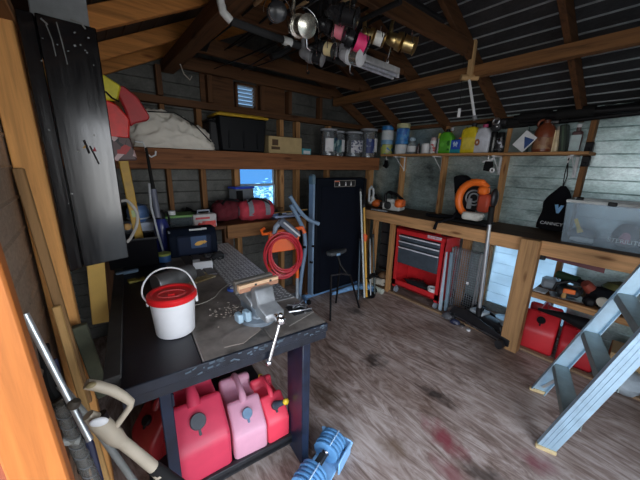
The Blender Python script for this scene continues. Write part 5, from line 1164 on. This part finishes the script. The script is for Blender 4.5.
for k, (px, X, lab, mt, d_) in enumerate([(541, 3.02, 'white pamphlet lying at the post end of the lower shelf', M_paper, (.12, .09, .012)), (548, 3.18, 'clear bag of fittings behind the white pamphlet', plain('bag_clear', (.3, .34, .38), .3), (.14, .12, .09)), (592, 3.0, 'small black charger on the lower shelf', M_black, (.08, .07, .07)), (565, 2.98, 'tan wooden block on the lower shelf lip', W['tan'], (.03, .03, .06)), (606, 3.1, 'dark tool pouch on the lower shelf by the ladder', M_cloth, (.16, .2, .14)), (618, 3.2, 'olive box at the doorway end of the lower shelf', plain('olive_box', (.08, .08, .02), .7), (.16, .2, .18))]):
    nm = ['pamphlet', 'fittings_bag', 'charger', 'wood_block', 'tool_pouch', 'olive_box'][k]
    solo(nm, MB().box((0, 0, d_[2]/2), d_, min(d_)*.25), mt, lab, nm.split('_')[-1], lowp(px, X), R(12*k))
t = thing('hand_saw', 'dark red handsaw slung flat under the bench top', 'saw', (3.02, .48, .84), (0, 0, R(4)))
part('blade', MB().prism([(-.22, .0), (.2, .03), (.2, .045), (.0, .06), (-.22, .05)], -.002, .002, KX, 0), plain('blade_red', (.11, .015, .02), .45), t)
part('handle', MB().box((0, .2, .04), (.02, .1, .07), .012), M_dkgrey, t)
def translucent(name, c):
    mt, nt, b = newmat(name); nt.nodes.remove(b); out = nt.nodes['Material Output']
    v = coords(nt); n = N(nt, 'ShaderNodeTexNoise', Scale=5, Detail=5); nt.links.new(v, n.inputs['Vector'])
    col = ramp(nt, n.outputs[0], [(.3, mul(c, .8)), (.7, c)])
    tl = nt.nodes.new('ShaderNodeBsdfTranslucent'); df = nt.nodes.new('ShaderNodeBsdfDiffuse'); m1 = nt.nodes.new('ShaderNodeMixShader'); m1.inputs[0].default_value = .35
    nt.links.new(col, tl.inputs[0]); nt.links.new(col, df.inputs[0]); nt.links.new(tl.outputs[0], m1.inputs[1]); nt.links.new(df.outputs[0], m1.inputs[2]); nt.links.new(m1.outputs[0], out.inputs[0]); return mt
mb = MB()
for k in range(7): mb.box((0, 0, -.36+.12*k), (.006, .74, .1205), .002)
tag(solo('added_light_panel', mb, translucent('added_panel_sheet', (.5, .62, .7)), 'pale translucent panel added to brighten the galvanised wall behind the jack', 'window', (XR+.012, .84, .52)), 'pale translucent panel added to brighten the galvanised wall behind the jack', 'window', None, 'structure')  # added panel, its daylight stands in for light falling on the siding
gas_can('tall red gas can with a black cap under the lower shelf, nearest the pine post', (2.975, .56, 0), R(-84), .25, .34, .41, (.5, .018, .025), .13, M_black)
gas_can('red gas can half behind the ladder under the lower shelf', (2.98, .285, 0), R(-82), .24, .32, .36, (.42, .015, .022), .12, plain('cream_cap', (.6, .55, .4), .5))
solo('black_funnel', MB().tube([(0, .22, .0), (0, .05, .02), (0, -.1, .01), (0, -.14, 0)], [.012, .03, .055, .06], 16), M_black, 'long black funnel lying across the two red cans under the bench', 'funnel', (2.93, .37, .42), (0, 0, R(-6)))
solo('brown_carton', MB().box((0, 0, .13), (.25, .3, .26), .004), M_card, 'brown carton on the floor behind the ladder', 'carton', (3.12, -.04, 0), R(5))
solo('clear_sack', MB().ell((0, 0, .1), (.12, .12, .1), noise=.2), plain('sack_white_blue', (.4, .46, .5), .5), 'crumpled pale sack in front of the brown carton', 'sack', (2.93, .0, 0))

# ---------------------------------------------------------------- stepladder
t = thing('step_ladder', 'aluminium stepladder leaning at the right with wide treads', 'ladder', (0, 0, 0))
n0, f0 = Vector((1.905, .195, 0)), Vector((2.42, .375, 0))
dn, df = Vector((.085, -.28, 1)), Vector((.105, -.315, 1))
LAD = plain('ladder_aluminium', (.45, .63, .76), .38, metal=.6, var=.12)
sv = (f0-n0).normalized(); fr_ = Vector((sv.y, -sv.x, 0))
for b_, d_, s in ((n0, dn, 1), (f0, df, -1)):
    e_ = b_+d_*1.75
    mb = MB(); pv = (d_.normalized()).cross(sv).normalized()
    mb.beam(b_+Vector((0, 0, .01)), e_, .085, .006, sv, .001)
    for q in (-.04, .04): mb.beam(b_+pv*q+sv*.012*s+Vector((0, 0, .01)), e_+pv*q+sv*.012*s, .006, .028, sv, .001)
    for q in (-.02, 0, .02): mb.beam(b_+pv*q-sv*.004*s+Vector((0, 0, .02)), e_+pv*q-sv*.004*s, .004, .004, sv, 0)
    r_ = part('rail', mb, LAD, t)
    part('foot', MB().box(b_+Vector((0, 0, .012)), (.03, .1, .024), .004, rot=(0, 0, math.atan2(sv.y, sv.x))), plain('foot_tan', (.55, .42, .22), .6) if s > 0 else bpy.data.materials['foot_tan'], r_)
TRD = plain('tread_grey', (.22, .26, .25), .45, metal=.5)
for k in range(5):
    z = .27+.3*k
    a_, b_ = n0+dn*z+sv*.006, f0+df*z-sv*.006
    st = part('tread', MB().beam(a_, b_, .085, .008, (0, 0, 1), .001).beam(a_-fr_*(-.04)-Vector((0, 0, .03)), b_+fr_*.04-Vector((0, 0, .03)), .006, .06, (0, 0, 1), .001).beam(a_-fr_*.04-Vector((0, 0, .025)), b_-fr_*.04-Vector((0, 0, .025)), .006, .05, (0, 0, 1), .001), TRD, t)
for b_, d_, s in ((n0, dn, 1), (f0, df, -1)):
    part('brace', MB().beam(b_+d_*.06+sv*.014*s, b_+d_*.26+sv*.12*s, .02, .006, sv, .001), M_alu, t)
part('rear_leg', MB().beam(n0+Vector((.18, -.78, 0)), n0+dn*1.72+sv*.03, .03, .02, sv, .002), LAD, t)
part('rear_leg', MB().beam(f0+Vector((.1, -.82, 0)), f0+df*1.72-sv*.03, .03, .02, sv, .002), LAD, t)

# ---------------------------------------------------------------- overhead: rods and reels, rack, lamp, peg
t = thing('rod_rack', 'black padded bar with white ends carrying the fishing rods', 'rack', (0, 0, 0))
p = [A(221, 2, Y=1.6), A(223, 12, Y=1.6), A(231, 21, Y=1.6)]
part('bar', MB().tube([A(231, 21, Y=1.6), A(286, 41, Y=1.6), A(345, 64, Y=1.6)], .019, 12), plain('foam_black', (.02, .02, .021), .9), t)
part('end_bend', MB().tube([A(219, -14, Y=1.6)]+p, .02, 12), plain('tape_white', (.66, .66, .63), .6), t, 'white curved end')
part('tape_band', MB().tube([A(283, 40, Y=1.597), A(291, 43, Y=1.597)], .0225, 12), bpy.data.materials['tape_white'], t, 'white tape band')
mb = MB()
for px, py in ((226, 15), (338, 60)): q = A(px, py, Y=1.6); mb.rod(q, Vector((q.x, q.y, roofz(q.x)-.04)), .006, 8)
part('hanger', mb, M_black, t)
part('clip', MB().tube([A(289, 48, Y=1.58), A(280, 54, Y=1.55), A(271, 57, Y=1.55)], .016, 8), M_black, t)
part('second_bar', MB().tube([A(225, 8, Y=1.25), A(300, 6, Y=1.0)], .0, 6) if False else MB().rod((.62, 1.08, 2.42), (1.75, 1.08, 2.42), .015, 10), M_black, t)
def rod(label, px, py, Y, spool, metal, grip, dx=0, s=1.0, roll=0, knob=None, yaw=35):
    c = A(px, py, Y=Y); s *= 1.3
    t = thing('fishing_rod', label, 'fishing rod', c, 0, 'fishing rods under the roof')
    zz = .085*s
    part('blank', MB().tube([(dx*-.3, -.18, zz+.01), (0, 0, zz), (dx, .55, zz), (dx*2, 1.15, zz+.02)], [.008, .008, .006, .003], 8), M_black, t)
    part('grip', MB().tube([(dx*-.5, -.42, zz+.012), (dx*-.3, -.16, zz+.01)], [.015, .013], 10), grip, t)
    part('grip', MB().tube([(0, .08, zz), (dx*.3, .2, zz)], [.013, .011], 10), grip, t)
    rl = part('reel', MB().tube([(0, 0, zz-.006), (0, .0, .045*s), (0, -.02, .01)], [.01, .012, .016], 8).ell((0, -.03*s, 0), (.022*s, .035*s, .024*s)), metal, t)
    rl.rotation_euler = (R(18), 0, R(yaw))
    q = Euler((R(90), 0, roll)).to_matrix().to_4x4()
    part('spool', MB().lathe([(.012, -.006), (.029*s, -.006), (.029*s, .034*s), (.012, .034*s)], 22, Matrix.Translation((0, -.075*s, 0)) @ q), spool, rl)
    part('spool_rim', MB().lathe([(.02*s, -.012), (.032*s, -.008), (.028*s, -.004)], 22, Matrix.Translation((0, -.075*s, 0)) @ q).lathe([(.031*s, .034*s), (.033*s, .037*s), (.02*s, .042*s), (0, .042*s)], 22, Matrix.Translation((0, -.078*s, 0)) @ q), metal, rl)
    part('rotor', MB().lathe([(.012*s, .0), (.03*s, .006), (.034*s, .024*s), (.02*s, .03*s)], 22, Matrix.Translation((0, -.035*s, 0)) @ Euler((R(90), 0, 0)).to_matrix().to_4x4()), metal, rl)
    part('bail', MB().torus((0, -.1*s, 0), .052*s, .0025, (R(70), 0, 0), arc=(R(-10), R(190))), M_chrome, rl)
    part('crank', MB().tube([(.02, -.03, 0), (.05*s, -.03, 0), (.06*s, -.04, -.05*s), (.075*s, -.04, -.055*s)], .004, 6), M_chrome, rl)
    part('crank_knob', MB().ell((.082*s, -.04, -.055*s), (.013, .011, .011)), knob or M_black, rl)
    return t
CORK = plain('cork', (.5, .32, .16), .8); SIL = plain('reel_silver', (.75, .72, .62), .25, metal=.9); BLR = plain('reel_black', (.02, .02, .022), .25)
PINK = plain('pink_line', (.95, .25, .32), .5); PNK2 = plain('hot_pink_line', (1., .04, .2), .5); WHL = plain('white_line', (.9, .88, .8), .5)
rod('fishing rod with a white-lined spool and cork grip, nearest the white bar end', 273, 14, 1.52, WHL, BLR, CORK, .0, yaw=-20)
rod('fishing rod with a round silver reel and cork grip', 291, 26, 1.50, SIL, SIL, CORK, .02, 1.2, yaw=-5)
rod('fishing rod with a pale pink line spool', 316, 21, 1.42, PINK, BLR, CORK, -.02, 1.1, yaw=50)
rod('fishing rod with a hot pink line spool', 337, 32, 1.42, PNK2, BLR, M_rubber, .03, 1.25, yaw=60)
rod('fishing rod with a gold and white spool', 361, 32, 1.45, WHL, M_gold, M_rubber, .0, 1.0, yaw=48)
rod('fishing rod with a large gold reel and white crank knob, at the lamp end', 387, 38, 1.45, M_gold, M_gold, M_rubber, .05, 1.3, 0, M_white, yaw=38)
rod('fishing rod with a silver-white reel hanging lowest', 340, 54, 1.5, SIL, plain('reel_pearl', (.6, .6, .62), .3), M_rubber, -.03, 1.1, yaw=10)
rod('fishing rod with a small brass reel above the silver bail wires', 313, 45, 1.52, plain('brass_line', (.8, .65, .35), .4), BLR, CORK, .04, .9, yaw=30)
rod('fishing rod with a black reel hanging between the pink spools', 326, 10, 1.3, BLR, BLR, M_rubber, .02, 1.1)
rod('fishing rod with a black reel behind the silver one', 300, 52, 1.6, BLR, plain('reel_grey', (.22, .22, .23), .3), M_rubber, -.05, 1.0)
# fluorescent batten
t = thing('ceiling_lamp', 'unlit white fluorescent batten lamp fixed under the roof tie', 'lamp', (0, 0, 0))
l0, l1 = A(338, 52, Y=1.86), A(396, 74, Y=1.86)
l0 = l0+(l0-l1)*.1
part('housing', MB().beam(l0+Vector((0, 0, .015)), l1+Vector((0, 0, .015)), .09, .05, (0, 0, 1), .006), plain('lamp_enamel', (.6, .6, .6), .4), t)
for s in (-1, 1):
    part('tube', MB().rod(l0+Vector((.03, s*.028, -.028)), l1+Vector((-.03, s*.028, -.028)), .013, 12), plain('tube_glass', (.5, .52, .58), .25) if s < 0 else bpy.data.materials['tube_glass'], t)
    part('holder', MB().box(l1+Vector((-.012, s*.028, -.022)), (.024, .026, .036), .004), M_white, t)
mb = MB()
for f in (.2, .8): q = l0.lerp(l1, f); mb.rod(q+Vector((0, .02, .03)), q+Vector((0, .02, .10)), .006, 8)
part('bracket', mb, M_dsteel, t)
# wooden T hung from the purlin
t = thing('wooden_tee', 'wooden T-shaped handle with a white tube hanging from the purlin', 'hanger', (0, 0, 0))
TW_ = wood('tee_pine', (.5, .31, .14), 'Z', dark=.75, knots=False)
a_, b_ = A(475, 37, X=2.6), A(473.5, 76, X=2.6); b_.x, b_.y = a_.x, a_.y
part('upright', MB().beam(a_, b_+Vector((0, 0, -.02)), .04, .04, (0, 1, 0), .004), TW_, t)
part('cross_bar', MB().rod(b_+Vector((-.055, .045, -.005)), b_+Vector((.055, -.045, -.005)), .022, 14), TW_, t)
e_ = A(474.5, 116, X=2.60)
part('tube', MB().rod(b_+Vector((0, 0, -.02)), e_, .011, 12), M_white, t)
part('tube_end', MB().rod(e_, e_+(e_-b_)*.1, .018, 12), M_grey, t)
q = A(459, 113, X=2.62)
t = thing('light_pull', 'small white pull hanging from a cord beside the wooden tee', 'pull', q)
part('pull', MB().rod((0, 0, -.035), (0, 0, .035), .013, 12), M_white, t); part('cord', MB().rod((0, 0, .03), (0, .03, roofz(q.x)-q.z), .0025, 6), M_dkgrey, t)
# dark gutter/strip hanging among the left purlin
solo('dark_strap', MB().beam(A(218, 8, Y=1.9), A(203, 50, Y=2.35), .05, .02), M_black, 'black strip hanging from the roof beside the white bar end', 'strap')
for k, (pts, lab) in enumerate([([(180, 64), (184, 74), (190, 80), (192, 76)], 'pale wire loop dangling at the dark purlin'), ([(330, 88), (332, 97), (327, 101), (323, 96)], 'hook of wire hanging under the roof tie by the lamp')]):
    solo('hanging_wire', MB().tube([A(x, y, Y=2.45) for x, y in (pts if k == 0 else [(400, 85), (404, 95), (402, 101), (398, 96)])], .004, 6), plain('wire_pale%d' % k, (.4, .36, .3), .6), lab, 'wire')

# ---------------------------------------------------------------- outside
mb = MB().box((1.6, 6.2, -.06), (16, 6, .1)); tag(mesh_obj('ground', mb, plain('pale_lawn', (.3, .38, .3), .9)), 'pale ground outside the little window', 'ground', None, 'structure')
mb = MB().box((1.6, -4.2, -.06), (14, 6.1, .1)).box((-4.0, .6, -.06), (7.3, 3.4, .1)); tag(mesh_obj('yard', mb, plain('yard_dirt', (.16, .15, .13), .9)), 'bare yard outside the open doorway', 'ground', None, 'structure')
def bush(label, x, y, s, c1, seed):
    rnd = random.Random(seed); t = thing('shrub', label, 'shrub', (x, y, -.01), 0, 'shrubs outside the window')
    mb = MB()
    for k in range(420):
        d = Vector((rnd.gauss(0, 1), rnd.gauss(0, 1), rnd.gauss(0, 1))).normalized()*rnd.uniform(.55, 1)
        c = Vector((d.x*s*.6, d.y*s*.5, s*.8+d.z*s*.75)); a = rnd.random()*6; l = .09*s
        u = Vector((math.cos(a), math.sin(a), rnd.uniform(-.6, .6)))*l; v = Vector((-math.sin(a), math.cos(a), rnd.uniform(-.5, .8)))*l*.5
        mb.add([c-u, c+v, c+u, c-v], [(0, 1, 2, 3)])
    part('foliage', mb, plain('leaf_%d' % seed, c1, .6), t)
    part('stem', MB().tube([(0, 0, 0), (0, 0, s*.8)], .03), W['darkZ'], t)
bush('dark shrub close outside the window', 1.9, 4.2, .6, (.07, .13, .1), 1); bush('paler shrub further out beyond the window', 2.95, 5.5, .85, (.5, .6, .6), 2)
t = thing('white_fence', 'white picket fence seen through the little window', 'fence', (3.0, 6.4, 0))
for k in range(14): part('picket', MB().box((-1.6+k*.24, 0, .52), (.1, .03, 1.02), .01), M_white, t)
part('rail', MB().box((0, .03, .5), (3.4, .03, .08), .004).box((0, .03, .9), (3.4, .03, .08), .004), M_white, t)

# ---------------------------------------------------------------- daylight
w = bpy.data.worlds.new('sky'); SC.world = w; w.use_nodes = True
nt = w.node_tree; bg = nt.nodes['Background']
tc = nt.nodes.new('ShaderNodeTexCoord'); sp = nt.nodes.new('ShaderNodeSeparateXYZ'); nt.links.new(tc.outputs['Generated'], sp.inputs[0])
cr = ramp(nt, sp.outputs[2], [(0, (.62, .62, .6)), (.48, (.85, .86, .86)), (.56, (.88, .93, 1.0)), (1, (.55, .72, 1.0))])
mr = nt.nodes.new('ShaderNodeMath'); mr.operation = 'MULTIPLY_ADD'; mr.inputs[1].default_value = .5; mr.inputs[2].default_value = .5
nt.links.new(sp.outputs[2], mr.inputs[0]); nt.links.new(mr.outputs[0], nt.nodes[cr.node.name].inputs[0])
# the bright side of the sky lies behind the camera, the sky past the gable is a deeper, dimmer blue
d2 = nt.nodes.new('ShaderNodeMapRange'); d2.inputs[1].default_value = -.35; d2.inputs[2].default_value = .75
nt.links.new(sp.outputs[1], d2.inputs[0])
mx = nt.nodes.new('ShaderNodeMix'); mx.data_type = 'RGBA'; nt.links.new(d2.outputs[0], mx.inputs[0])
nt.links.new(cr, mx.inputs[6]); mx.inputs[7].default_value = (.04, .08, .135, 1)
nt.links.new(mx.outputs[2], bg.inputs[0]); bg.inputs[1].default_value = 4.5
def portal(loc, rot, sx, sy):
    l = bpy.data.lights.new('portal', 'AREA'); l.shape = 'RECTANGLE'; l.size = sx; l.size_y = sy; l.cycles.is_portal = True
    o = bpy.data.objects.new('portal', l); COL.objects.link(o); o.location = loc; o.rotation_euler = rot
portal((.78, YN-.04, .99), (R(90), 0, 0), 1.44, 1.98)
portal((XL-.04, .12, 1.03), (R(90), 0, R(-90)), 1.0, 2.06)
portal(((WX0+WX1)/2, YB+.05, (WZ0+WZ1)/2), (R(-90), 0, 0), WX1-WX0, WZ1-WZ0)
vs = SC.view_settings; vs.view_transform = 'Standard'; vs.look = 'None'; vs.gamma = 1; vs.use_curve_mapping = False; vs.exposure = 0.8
